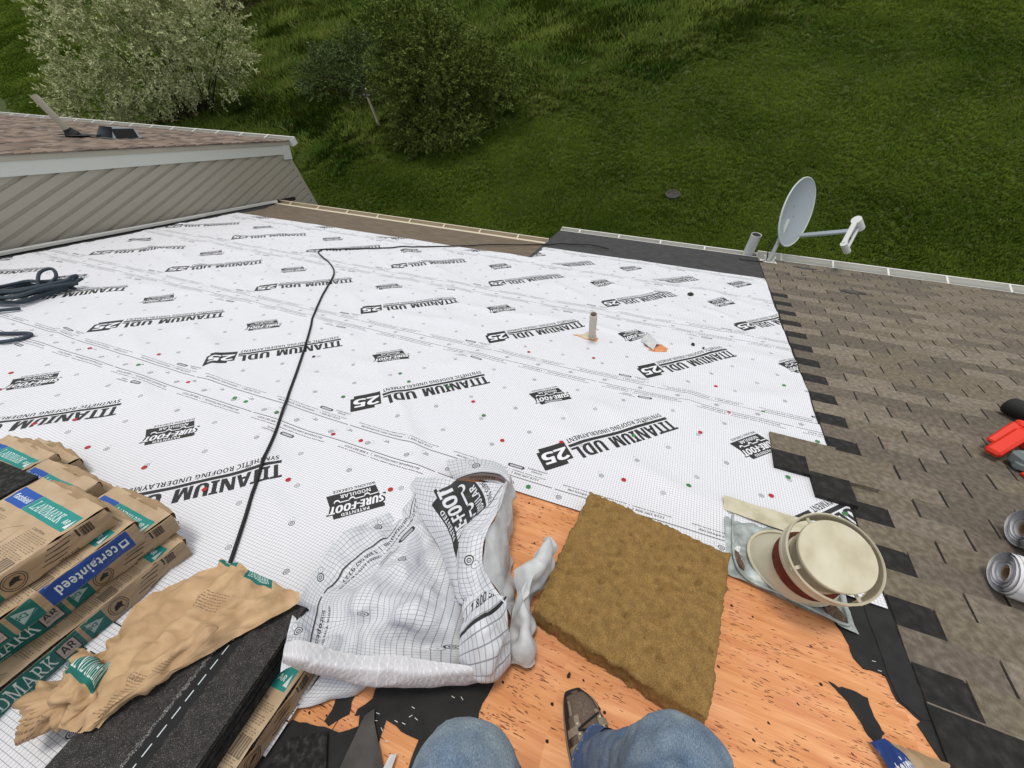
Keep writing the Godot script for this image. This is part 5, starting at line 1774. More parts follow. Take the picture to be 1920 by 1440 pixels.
# ---------------------------------------------------------------- flue with its flashing and cap
func make_flue():
	var f := thing("flue_vent", "cream metal flue with round cap and rusty collar on a galvanised flashing plate", "flue", roof_at(0.775, 1.355, 0.014))
	var toR := Transform3D(Basis(), -(V(0.775, 1.355, 0.014)))
	var upL := RB.inverse() * Vector3.UP
	var B := Basis(Vector3(1, 0, 0), upL, Vector3(1, 0, 0).cross(upL))
	# plate of bent sheet metal: a gently warped skin with turned rim
	var rows := []
	for i in 7:
		var row := []
		for j in 7:
			var s := j / 6.0
			var t := i / 6.0
			var far := Vector2(0.520, 1.655).lerp(Vector2(0.955, 1.66), s)
			var near := Vector2(0.527, 1.235).lerp(Vector2(0.967, 1.165), s)
			var p := far.lerp(near, t)
			var n := 0.016 + 0.010 * sin(PI * s) * sin(PI * t) + (0.010 if i == 6 and j < 6 else 0.0) * 0.4 + (0.014 if i == 0 else 0.0) * (1.0 - s)
			row.append(V(p.x, p.y, n))
		rows.append(row)
	put("flashing_plate", patch(rows, 5, 5, Vector2(), Vector2(1, 0), Vector2(0, 1), Vector2(1, 1), 0.008, 25, 22.0), M.galv, f, toR)
	put("painted_band", patch([[V(0.517, 1.660, 0.034), V(0.66, 1.665, 0.030), V(0.80, 1.668, 0.030), V(0.958, 1.665, 0.024)], [V(0.522, 1.58, 0.024), V(0.66, 1.56, 0.031), V(0.80, 1.55, 0.031), V(0.958, 1.57, 0.022)]], 4, 8, Vector2(), Vector2(1, 0), Vector2(0, 1), Vector2(1, 1), 0.004, 26, 18.0), M.cream, f, toR)
	var rust := PackedVector2Array()
	for q in [[0.875, 1.265], [0.905, 1.255], [0.925, 1.225], [0.932, 1.195], [0.918, 1.182], [0.890, 1.19], [0.868, 1.205], [0.862, 1.235]]:
		rust.append(Vector2(q[0], q[1]))
	var rs := begin()
	slab(rs, rust, 0.022, 0.0285)
	put("rust_patch", done(rs), M.rust_scab, f, toR)
	var r2 := begin()
	slab(r2, PackedVector2Array([Vector2(0.556, 1.36), Vector2(0.572, 1.352), Vector2(0.580, 1.32), Vector2(0.592, 1.29), Vector2(0.588, 1.272), Vector2(0.574, 1.285), Vector2(0.560, 1.31), Vector2(0.552, 1.34)]), 0.018, 0.0265)
	put("rust_patch", done(r2), M.rust_scab, f, toR)
	# the swaged ridge pressed round the plate
	var rdg := begin()
	tube(rdg, smooth_path([V(0.560, 1.56, 0.026), V(0.552, 1.42, 0.026), V(0.556, 1.30, 0.026), V(0.60, 1.232, 0.027), V(0.72, 1.214, 0.029), V(0.84, 1.192, 0.029), V(0.925, 1.182, 0.026), V(0.942, 1.21, 0.024), V(0.938, 1.30, 0.024), V(0.935, 1.45, 0.024)], 6), 0.0055, 6)
	put("pressed_ridge", done(rdg, true), M.galv, f, toR)
	# raised rim round the cone, then the cone and pipe standing plumb
	var ringp := []
	for k in 41:
		var a := TAU * k / 40.0
		ringp.append(V(0.775 + cos(a) * 0.165, 1.372 + sin(a) * 0.165, 0.030))
	var rg := begin()
	tube(rg, ringp, 0.007, 8, false)
	put("cone_seam", done(rg, true), M.cream_side, f, toR)
	var cone := begin()
	cone.set_smooth_group(1)
	for k in 44:
		for i in 6:
			var q := []
			for e in [[k, i], [k + 1, i], [k + 1, i + 1], [k, i + 1]]:
				var a: float = TAU * e[0] / 44.0
				var t: float = e[1] / 6.0
				var lo := Vector3(cos(a) * 0.163, 0.014, -sin(a) * 0.163 - 0.01)
				var hi := upL * 0.155 + B * Vector3(cos(a) * 0.098, 0, sin(-a) * 0.098)
				q.append(lo.lerp(hi, t) + upL * 0.02 * sin(PI * t) * 0.5)
			quad_out(cone, q[0], q[1], q[2], q[3], upL * 0.07)
	put("flashing_cone", done(cone, true), M.cream, f)
	var pipe := begin()
	lathe(pipe, [Vector2(0.088, 0.05), Vector2(0.088, 0.25)], Vector3(), B, 40)
	put("pipe", done(pipe), M.cream_side, f)
	var col := begin()
	lathe(col, [Vector2(0.118, 0.138), Vector2(0.125, 0.146), Vector2(0.104, 0.186), Vector2(0.088, 0.190)], Vector3(), B, 44)
	put("rusty_collar", done(col), M.rust, f)
	var seal := begin()
	var sp := []
	var nz := noise(310, 2.0, 2)
	for k in 41:
		var a := TAU * k / 40.0
		sp.append(B * Vector3(cos(a) * 0.094, 0.196 + 0.010 * nz.get_noise_1d(k * 0.8), sin(a) * 0.094))
	tube(seal, sp, 0.011, 8, false)
	put("sealant_bead", done(seal, true), M.cream_side, f)
	# cap: open wind band, inner cup and flat lid on straps
	var band := begin()
	lathe(band, [Vector2(0.140, 0.262), Vector2(0.147, 0.266), Vector2(0.147, 0.282), Vector2(0.150, 0.287), Vector2(0.147, 0.292), Vector2(0.147, 0.330), Vector2(0.151, 0.334), Vector2(0.146, 0.338), Vector2(0.143, 0.334), Vector2(0.143, 0.268)], Vector3(), B, 60)
	put("wind_band", done(band), M.cream_side, f)
	var lid := begin()
	lathe(lid, [Vector2(0.075, 0.335), Vector2(0.117, 0.335), Vector2(0.1195, 0.339), Vector2(0.1195, 0.352), Vector2(0.117, 0.355), Vector2(0.0, 0.358)], Vector3(), B, 56)
	put("cap_lid", done(lid), M.cream, f)
	var cup := begin()
	lathe(cup, [Vector2(0.0885, 0.24), Vector2(0.108, 0.258), Vector2(0.108, 0.262), Vector2(0.070, 0.30), Vector2(0.070, 0.336)], Vector3(), B, 48)
	put("cap_base", done(cup), M.cream_side, f)
	for k in 4:
		var a := TAU * (k + 0.62) / 4.0
		var s := begin()
		box(s, B * Vector3(cos(a) * 0.133, 0.318, sin(a) * 0.133), Vector3(0.040, 0.004, 0.012), 0.001, B * Basis(Vector3.UP, -a))
		put("strap", done(s), M.cream_side, f)

# ---------------------------------------------------------------- the person whose roof view this is: jeans and shoes
func make_person():
	var hip := V(0.03, 0.02, 0.74)
	var p := thing("person", "person in faded blue jeans and brown lace-up shoes standing on the plywood", "person", Transform3D(RB, RO))
	var bones := [
		# from, to, radius from, radius to
		[V(0.152, 0.435, 0.075), V(0.255, 0.352, 0.50), 0.066, 0.080],
		[V(0.255, 0.352, 0.50), V(0.145, -0.02, 0.72), 0.084, 0.108],
		[V(-0.150, 0.04, 0.12), V(-0.112, 0.175, 0.535), 0.064, 0.082],
		[V(-0.112, 0.175, 0.535), V(-0.075, -0.14, 0.74), 0.087, 0.108],
		[V(0.13, -0.06, 0.75), V(-0.06, -0.13, 0.76), 0.118, 0.118],
		[V(0.04, -0.10, 0.76), V(0.045, -0.19, 0.92), 0.135, 0.125]]
	var fold := noise(401, 11.0, 3)
	fold.fractal_type = FastNoiseLite.FRACTAL_RIDGED
	var soft := noise(402, 4.0, 2)
	var field := func(q: Vector3) -> float:
		var s := 0.0
		for b in bones:
			var ab: Vector3 = b[1] - b[0]
			var t: float = clamp((q - b[0]).dot(ab) / ab.length_squared(), 0, 1)
			var d: float = (q - (b[0] + ab * t)).length() - lerp(b[2], b[3], t)
			s += exp(-d * 38.0)
		var dd := -log(s + 1e-20) / 38.0
		if absf(dd) > 0.06:
			return dd
		# cloth folds: sharp pleats round the shin and behind the knee, wider slack over the thigh
		var warp := soft.get_noise_3dv(q)
		var ph := q.y * 13.0 + q.x * 5.0 - q.z * 4.0 + 1.6 * warp
		var ph2 := q.y * 7.0 - q.x * 9.0 + q.z * 6.0 + 1.2 * warp
		var pleat := absf(ph - floor(ph) - 0.5) + absf(ph2 - floor(ph2) - 0.5) - 0.5
		var calm: float = 1.0 - 0.75 * exp(-pow((q - V(-0.112, 0.21, 0.58)).length() / 0.09, 2.0))
		return dd + calm * 0.016 * pleat * (0.6 + warp) + 0.005 * fold.get_noise_3d(q.x, q.y * 1.6, q.z) + 0.009 * warp
	# keep the trouser legs open above the shoes: cut the field below the hems
	var mesh := surface_net(field, V(-0.30, -0.36, 0.03), V(0.42, 0.60, 1.02), 0.0125, func(q: Vector3) -> bool: return q.y > 0.085 + 0.01 * sin(q.x * 40.0) + (0.02 if q.x < 0 else 0.0), func(q: Vector3, nn: Vector3) -> Color:
		var knee: float = exp(-pow((q - V(-0.112, 0.21, 0.57)).length() / 0.11, 2.0)) + exp(-pow((q - V(0.255, 0.38, 0.48)).length() / 0.14, 2.0))
		var w: float = clamp(0.25 + 0.75 * knee + 0.5 * soft.get_noise_3dv(q * 2.5), 0, 1)
		return Color(0.13, 0.215, 0.36).lerp(Color(0.42, 0.50, 0.545), w))
	put("jeans", mesh, M.denim, p)
	# turned hem with its stitching on the leading leg
	for leg in 2:
		var c: Vector3 = V(0.158, 0.430, 0.094) if leg == 0 else V(-0.148, 0.046, 0.118)
		var axis: Vector3 = (bones[leg * 2][1] - bones[leg * 2][0]).normalized()
		var cuff := begin()
		cuff.set_smooth_group(1)
		var sx := axis.cross(Vector3(0, 0, 1)).normalized()
		var sz := sx.cross(axis)
		var edge := []
		for k in 40:
			for i in 5:
				var q := []
				for e in [[k, i], [k + 1, i], [k + 1, i + 1], [k, i + 1]]:
					var a: float = TAU * e[0] / 40.0
					var r0: float = 0.0755 + 0.004 * sin(3.0 * a + 1.0) + 0.003 * sin(5.0 * a) - 0.006 * e[1] / 5.0
					q.append(c + (sx * cos(a) + sz * sin(a)) * r0 + axis * (-0.012 + 0.085 * e[1] / 5.0 + 0.006 * sin(2.0 * a)))
				quad_out(cuff, q[0], q[1], q[2], q[3], c + axis * 0.03)
				if i == 0:
					edge.append(q[0])
		edge.append(edge[0])
		put("cuff", done(cuff, true), M.denim_dark, p)
		var h := begin()
		tube(h, edge, 0.0042, 7, false)
		put("hem", done(h, true), M.denim_dark, p)
		for k in range(0, 40, 2):
			put("stitch", box_mesh(edge[k] * 0.985 + (c + axis * 0.02) * 0.015 + axis * 0.011 + (edge[k] - c).normalized() * 0.0035, Vector3(0.0055, 0.0025, 0.0025), 0.0), M.shoe_tan, p)
	# side seam over the left knee
	var sm := begin()
	tube(sm, smooth_path([V(-0.038, 0.145, 0.590), V(-0.028, 0.19, 0.555), V(-0.034, 0.222, 0.50)], 6), 0.0045, 6)
	put("side_seam", done(sm, true), M.denim_dark, p)
	shoe(p, V(0.040, 0.590, 0.0), V(0.235, 0.325, 0.0))
	shoe(p, V(-0.155, 0.195, 0.0), V(-0.14, -0.105, 0.0))

# outdoor shoe from toe to heel: sole, rubber toe rand, upper, overlays and laces
func shoe(p: Node3D, toe: Vector3, heel: Vector3):
	var dir := (heel - toe).normalized()
	var side := Vector3.UP.cross(dir)
	var L := toe.distance_to(heel)
	var base := Basis(side, Vector3.UP, dir)
	var xf := Transform3D(base, toe)
	# half widths of the outline, toe to heel
	var outline := func(t: float) -> Vector2:
		var w := 0.066 * pow(sin(PI * clamp(t * 0.93 + 0.035, 0, 1)), 0.5) * (1.0 - 0.16 * smoothstep(0.35, 0.75, t) + 0.06 * smoothstep(0.8, 1.0, t))
		return Vector2(w, 0.006 * sin(TAU * t))
	var sole := PackedVector2Array()
	for k in 28:
		var t := k / 27.0
		var o: Vector2 = outline.call(t)
		sole.append(Vector2(o.x + 0.004 + o.y, -t * L))
	for k in 28:
		var t := 1.0 - k / 27.0
		var o: Vector2 = outline.call(t)
		sole.append(Vector2(-o.x - 0.004 + o.y, -t * L))
	var st := begin()
	slab(st, sole, 0.004, 0.026)
	put("sole", done(st), M.tool_grey, p, xf)
	var upper := func(t: float, a: float, grow: float) -> Vector3:
		# a from 0 (inner welt) over the top to PI (outer welt)
		var o: Vector2 = outline.call(t)
		var top: float = 0.034 + 0.046 * smoothstep(0.0, 0.16, t) + 0.042 * smoothstep(0.25, 0.72, t)
		var x := cos(a) * (o.x + grow) * (1.0 - 0.22 * smoothstep(0.3, 0.8, t) * sin(a))
		return Vector3(x + o.y, 0.022 + (top - 0.022 + grow) * pow(sin(a), 0.72), t * L)
	var strip := func(t0: float, t1: float, a0: float, a1: float, grow: float) -> ArrayMesh:
		var s := begin()
		s.set_smooth_group(1)
		for i in 14:
			for k in 16:
				var q := []
				for e in [[i, k], [i + 1, k], [i + 1, k + 1], [i, k + 1]]:
					q.append(upper.call(lerp(t0, t1, e[0] / 14.0), lerp(a0, a1, e[1] / 16.0), grow))
				quad_out(s, q[0], q[1], q[2], q[3], Vector3(0, 0.02, clamp(q[0].z, 0.03, L - 0.03)))
		return done(s, true)
	put("upper", strip.call(0.0, 1.0, 0.0, PI, 0.0), M.shoe_brown, p, xf)
	put("toe_rand", strip.call(0.0, 0.22, 0.0, 0.55, 0.0035), M.dark_rubber, p, xf)
	put("toe_rand", strip.call(0.0, 0.22, PI - 0.55, PI, 0.0035), M.dark_rubber, p, xf)
	put("toe_rand", strip.call(0.0, 0.045, 0.0, PI, 0.0035), M.dark_rubber, p, xf)
	put("rand_strip", strip.call(0.2, 0.62, PI - 0.42, PI, 0.003), M.dark_rubber, p, xf)
	for a in [[0.30, 0.36, 0.25, 1.15], [0.30, 0.36, PI - 1.15, PI - 0.25], [0.42, 0.49, 0.15, 1.1], [0.42, 0.49, PI - 1.1, PI - 0.15], [0.23, 0.74, 0.86, 1.12], [0.23, 0.74, PI - 1.12, PI - 0.86], [0.10, 0.22, 0.62, 0.80], [0.10, 0.22, PI - 0.80, PI - 0.62]]:
		put("overlay", strip.call(a[0], a[1], a[2], a[3], 0.0035), M.shoe_tan, p, xf)
	put("tongue", strip.call(0.26, 0.8, 1.25, PI - 1.25, 0.003), M.shoe_brown, p, xf)
	for i in 6:
		var t := 0.265 + i * 0.075
		var lace := []
		for k in 9:
			lace.append(upper.call(t + (0.07 * k / 8.0 if i % 2 == 0 else 0.07 * (1.0 - k / 8.0)), lerp(1.0, PI - 1.0, k / 8.0), 0.008))
		var l := begin()
		tube(l, lace, 0.0028, 6)
		put("lace", done(l, true), M.black, p, xf)
		for e in [1.0, PI - 1.0]:
			put("eyelet", box_mesh(upper.call(t + 0.03, e, 0.006), Vector3(0.006, 0.004, 0.006), 0.001), M.pvc, p, xf)

# mesh a distance field: one vertex in each cell that the surface crosses, one quad round each crossed edge
func surface_net(field: Callable, lo: Vector3, hi: Vector3, cell: float, keep: Callable, tint: Callable) -> ArrayMesh:
	var a := Vector3(min(lo.x, hi.x), min(lo.y, hi.y), min(lo.z, hi.z))
	var b := Vector3(max(lo.x, hi.x), max(lo.y, hi.y), max(lo.z, hi.z))
	var n := Vector3i(((b - a) / cell).ceil()) + Vector3i.ONE
	var val := PackedFloat32Array()
	val.resize(n.x * n.y * n.z)
	# coarse pass first: skip blocks far from the surface
	var far := {}
	for i in n.x:
		for j in n.y:
			for k in n.z:
				var id := (i * n.y + j) * n.z + k
				var blk := Vector3i(i / 6, j / 6, k / 6)
				if not far.has(blk):
					far[blk] = field.call(a + (Vector3(blk) * 6.0 + Vector3(3, 3, 3)) * cell)
				var f: float = far[blk]
				val[id] = f if absf(f) > cell * 9.0 else field.call(a + Vector3(i, j, k) * cell)
	var where := {}
	var verts := PackedVector3Array()
	var at := func(i, j, k) -> float: return val[(i * n.y + j) * n.z + k]
	for i in n.x - 1:
		for j in n.y - 1:
			for k in n.z - 1:
				var s := 0
				var sum := Vector3()
				var cnt := 0
				var cv := PackedFloat32Array()
				for c in 8:
					var v: float = val[((i + (c & 1)) * n.y + j + ((c >> 1) & 1)) * n.z + k + (c >> 2)]
					cv.append(v)
					s += 1 if v < 0 else 0
				if s == 0 or s == 8:
					continue
				for e in [[0, 1], [2, 3], [4, 5], [6, 7], [0, 2], [1, 3], [4, 6], [5, 7], [0, 4], [1, 5], [2, 6], [3, 7]]:
					var va := cv[e[0]]
					var vb := cv[e[1]]
					if (va < 0) != (vb < 0):
						var t := va / (va - vb)
						var pa := Vector3(e[0] & 1, (e[0] >> 1) & 1, e[0] >> 2)
						var pb := Vector3(e[1] & 1, (e[1] >> 1) & 1, e[1] >> 2)
						sum += pa.lerp(pb, t)
						cnt += 1
				where[Vector3i(i, j, k)] = verts.size()
				verts.append(a + (Vector3(i, j, k) + sum / cnt) * cell)
	var st := begin()
	st.set_smooth_group(1)
	for v in verts:
		st.set_color(tint.call(v, Vector3.UP))
		st.add_vertex(v)
	for i in range(1, n.x - 1):
		for j in range(1, n.y - 1):
			for k in range(1, n.z - 1):
				var v0: float = val[(i * n.y + j) * n.z + k]
				for ax in 3:
					var o := Vector3i(1 if ax == 0 else 0, 1 if ax == 1 else 0, 1 if ax == 2 else 0)
					var v1: float = val[((i + o.x) * n.y + j + o.y) * n.z + k + o.z]
					if (v0 < 0) == (v1 < 0):
						continue
					if not keep.call(a + Vector3(i, j, k) * cell):
						continue
					var u := Vector3i(0, 1, 0) if ax == 0 else (Vector3i(0, 0, 1) if ax == 1 else Vector3i(1, 0, 0))
					var w := Vector3i(0, 0, 1) if ax == 0 else (Vector3i(1, 0, 0) if ax == 1 else Vector3i(0, 1, 0))
					var c := Vector3i(i, j, k)
					var q := [c - u - w, c - w, c, c - u]
					var ids := []
					for x in q:
						if where.has(x):
							ids.append(where[x])
					if ids.size() < 4:
						continue
					if v0 < 0:
						for x in [0, 2, 1, 0, 3, 2]:
							st.add_index(ids[x])
					else:
						for x in [0, 1, 2, 0, 2, 3]:
							st.add_index(ids[x])
	st.generate_normals()
	return st.commit()

# ---------------------------------------------------------------- cords, rope
func flat_path(list: Array, n: float) -> Array:
	var out := []
	for i in range(0, list.size(), 2):
		out.append(V(list[i], list[i + 1], n))
	return out

func make_cords():
	var c := begin()
	var path := flat_path([-1.24, 0.36, -1.32, 0.48, -1.43, 0.63, -1.60, 0.86, -1.75, 1.07, -1.92, 1.32, -2.15, 1.63, -2.40, 1.97, -2.66, 2.31, -2.89, 2.63, -3.11, 2.98, -3.27, 3.24, -3.41, 3.40, -3.62, 3.56, -3.79, 3.65, -3.93, 3.74, -4.01, 3.82, -4.02, 3.92, -3.86, 4.04, -3.54, 4.25, -3.22, 4.49, -2.84, 4.78, -2.43, 5.08, -1.76, 5.53, -1.42, 5.74, -1.13, 5.84, -0.95, 5.86, -0.82, 5.79], 0.019)
	var laid := []
	for q in smooth_path(path, 5):
		laid.append(V(q.x, -q.z, sheet_n(q.x, -q.z) + 0.0135))
	tube(c, laid, 0.0078, 10)
	var o := put("power_cord", done(c, true), M.cord, self, Transform3D(RB, RO))
	tag(o, "long black cord snaking from the brown wrapper up to the gutter end", "cord")
	# coil of dark rope: many long loops lying on one another, tied at one end
	var rr := RandomNumberGenerator.new()
	rr.seed = 33
	var coil := thing("rope_coil", "coil of dark blue rope lying on the white underlayment by the gable wall", "rope", Transform3D(RB, RO))
	var pts := []
	var loops := 7
	for i in loops * 14 + 1:
		var a := TAU * i / 14.0
		var k := i / 14.0
		var wob := 0.035 * sin(k * 2.3 + a * 0.5)
		var lx := 0.25 + 0.7 * wob + 0.025 * sin(k * 5.0)
		var ly := 0.17 + 0.05 * sin(k * 1.7) + 0.02 * cos(k * 4.0)
		# loops pinch together towards the tied end at +x
		var x := cos(a) * lx
		var y := sin(a) * ly * (0.55 - 0.45 * cos(a) if cos(a) > 0 else 1.0)
		var ca := cos(0.98)
		var sa := sin(0.98)
		pts.append(V(-5.10 + x * ca - y * sa, 1.64 + x * sa + y * ca, 0.034 + 0.013 * k + 0.008 * sin(a * 2.0 + k)))
	var st := begin()
	tube(st, smooth_path(pts, 3), 0.0135, 9)
	put("loops", done(st, true), M.rope, coil)
	var kn := begin()
	tube(kn, smooth_path([V(-5.06, 1.66, 0.10), V(-5.12, 1.74, 0.19), V(-5.09, 1.82, 0.21), V(-5.04, 1.80, 0.15), V(-5.05, 1.70, 0.09)], 6), 0.0135, 9)
	tube(kn, smooth_path([V(-5.02, 1.84, 0.06), V(-4.99, 1.92, 0.13), V(-4.96, 1.86, 0.14), V(-4.98, 1.84, 0.08), V(-4.92, 1.92, 0.12)], 6), 0.0135, 9)
	put("knot", done(kn, true), M.rope, coil)
	var tl := begin()
	tube(tl, smooth_path([V(-4.86, 1.42, 0.03), V(-4.90, 1.36, 0.036), V(-5.02, 1.25, 0.036), V(-5.2, 1.12, 0.036), V(-5.5, 0.95, 0.036)], 6), 0.0135, 9)
	put("tail", done(tl, true), M.rope, coil)
	var lo := begin()
	tube(lo, smooth_path([V(-5.3, 0.72, 0.034), V(-4.9, 0.92, 0.034), V(-4.55, 1.07, 0.034), V(-4.38, 1.15, 0.034), V(-4.29, 1.20, 0.034), V(-4.235, 1.205, 0.034), V(-4.21, 1.16, 0.034), V(-4.24, 1.09, 0.034), V(-4.32, 1.02, 0.034), V(-4.6, 0.84, 0.034), V(-5.0, 0.60, 0.034)], 6), 0.0135, 9)
	var ob := put("rope_loop", done(lo, true), M.rope, self, Transform3D(RB, RO))
	tag(ob, "single loop of dark rope reaching in nearer than the coil", "rope")

# ---------------------------------------------------------------- things on the old shingles
func make_tools():
	var t := thing("orange_power_tool", "orange and grey power tool lying on the old brown shingles", "power tool", Transform3D(RB, RO + RB * V(-0.10, -0.04, 0.0)))
	var limb := func(st: SurfaceTool, a: Vector3, b: Vector3, w: float, h: float):
		var d := (b - a).normalized()
		var sx := d.cross(Vector3.UP).normalized()
		box(st, (a + b) / 2.0, Vector3(w, h, a.distance_to(b)), min(w, h) * 0.3, Basis(sx, d.cross(sx), d) if sx.cross(d.cross(sx)).dot(d) > 0 else Basis(sx, -d.cross(sx), d))
	var b := begin()
	box(b, V(2.40, 2.80, 0.10), Vector3(0.34, 0.13, 0.15), 0.035, Basis(Vector3.UP, 0.25))
	box(b, V(2.33, 2.83, 0.145), Vector3(0.20, 0.06, 0.12), 0.02, Basis(Vector3.UP, 0.25) * Basis(Vector3(0, 0, 1), 0.25))
	put("housing", done(b), M.orange, t)
	var g1 := begin()
	limb.call(g1, V(2.21, 2.86, 0.16), V(2.085, 2.745, 0.07), 0.055, 0.028)
	limb.call(g1, V(2.30, 2.85, 0.165), V(2.20, 2.865, 0.165), 0.06, 0.03)
	put("hand_guard", done(g1), M.orange, t)
	var g2 := begin()
	limb.call(g2, V(2.215, 2.80, 0.15), V(2.055, 2.655, 0.05), 0.075, 0.045)
	limb.call(g2, V(2.30, 2.80, 0.14), V(2.20, 2.80, 0.145), 0.075, 0.05)
	put("front_shroud", done(g2), M.orange, t)
	var mc := begin()
	box(mc, V(2.26, 2.66, 0.065), Vector3(0.26, 0.085, 0.10), 0.02, Basis(Vector3.UP, 0.30))
	box(mc, V(2.20, 2.62, 0.045), Vector3(0.12, 0.06, 0.10), 0.016, Basis(Vector3.UP, -0.25))
	put("motor_case", done(mc), M.tool_grey, t)
	for k in 5:
		put("cooling_fin", box_mesh(V(2.19 + 0.034 * k, 2.615 + 0.010 * k, 0.075), Vector3(0.010, 0.06, 0.016), 0.003, Basis(Vector3.UP, 0.30)), M.slate, t)
	put("base_plate", box_mesh(V(2.27, 2.575, 0.022), Vector3(0.22, 0.022, 0.05), 0.006, Basis(Vector3.UP, 0.3)), M.orange, t)
	put("trigger_grip", box_mesh(V(2.45, 2.86, 0.185), Vector3(0.16, 0.045, 0.07), 0.018, Basis(Vector3.UP, 0.25)), M.dark_rubber, t)
	for q in [V(2.26, 2.86, 0.178), V(2.28, 2.79, 0.172), V(2.36, 2.80, 0.178)]:
		put("screw", box_mesh(q, Vector3(0.013, 0.006, 0.013), 0.002), M.black, t)
	var h := begin()
	tube(h, smooth_path([V(2.405, 3.30, 0.075), V(2.425, 3.27, 0.075), V(2.50, 3.18, 0.08), V(2.60, 3.06, 0.085), V(2.62, 2.92, 0.09)], 5), [0.03, 0.045, 0.052, 0.056, 0.058, 0.058, 0.058, 0.058, 0.058, 0.058, 0.058, 0.058, 0.058, 0.058, 0.058, 0.058, 0.058, 0.058, 0.058, 0.058, 0.058], 18)
	put("rubber_grip", done(h, true), M.dark_rubber, t)
	# two part-used rolls of underlayment
	roll("roll of white underlayment with its brown core showing, nearest on the shingles", V(1.545, 1.62, 0.0), -0.12, 0.088, 5)
	roll("looser roll of white underlayment lying behind the other roll", V(1.745, 1.93, 0.0), -0.05, 0.090, 6)

func roll(label: String, foot: Vector3, yaw: float, rad: float, seed_: int):
	var o := thing("underlayment_roll", label, "underlayment roll", Transform3D(RB * Basis(Vector3.UP, yaw), RO + RB * (foot + Vector3(0, 0.016, 0))), "rolls on the old shingles")
	var L := 0.62
	# spiral of the wound sheet, seen at the end face
	var sp := []
	var turns := 20
	var r := RandomNumberGenerator.new()
	r.seed = seed_
	for i in turns * 24 + 1:
		var a := TAU * i / 24.0
		var t := float(i) / (turns * 24)
		var q: float = lerp(0.030, rad, t) * (1.0 + 0.015 * sin(a + t * 9.0))
		sp.append(Vector2(cos(a) * q, sin(a) * q * (1.0 if sin(a) > 0 else 0.97)))
	var st := begin()
	st.set_smooth_group(1)
	var cy := rad * 0.97
	for i in sp.size() - 1:
		var e0 := 0.010 * sin(i * 0.07) + 0.004 * sin(i * 0.31)
		var e1 := 0.010 * sin((i + 1) * 0.07) + 0.004 * sin((i + 1) * 0.31)
		var a := Vector3(e0, cy + sp[i].y, sp[i].x)
		var b := Vector3(e1, cy + sp[i + 1].y, sp[i + 1].x)
		var a2 := Vector3(L, a.y, a.z)
		var b2 := Vector3(L, b.y, b.z)
		quad_out(st, a, b, b2, a2, Vector3(L / 2, cy, 0))
	put("wound_sheet", done(st), M.sheet_roll, o)
	# packed layers just inside the end, so that the winds read as rings
	var pk := begin()
	lathe(pk, [Vector2(rad * 0.93, 0.0), Vector2(0.026, 0.0)], Vector3(0.016, cy, 0), Basis(Vector3(0, 0, 1), PI / 2), 40)
	lathe(pk, [Vector2(rad * 0.93, 0.0), Vector2(0.026, 0.0)], Vector3(L - 0.01, cy, 0), Basis(Vector3(0, 0, 1), PI / 2), 40)
	put("packed_winds", done(pk), M.sheet_back, o)
	var core := begin()
	lathe(core, [Vector2(0.030, 0.0), Vector2(0.030, L), Vector2(0.022, L), Vector2(0.022, 0.0), Vector2(0.030, 0.0)], Vector3(L + 0.003, cy, 0), Basis(Vector3(0, 0, 1), PI / 2), 28)
	put("core", done(core), M.cardboard, o)

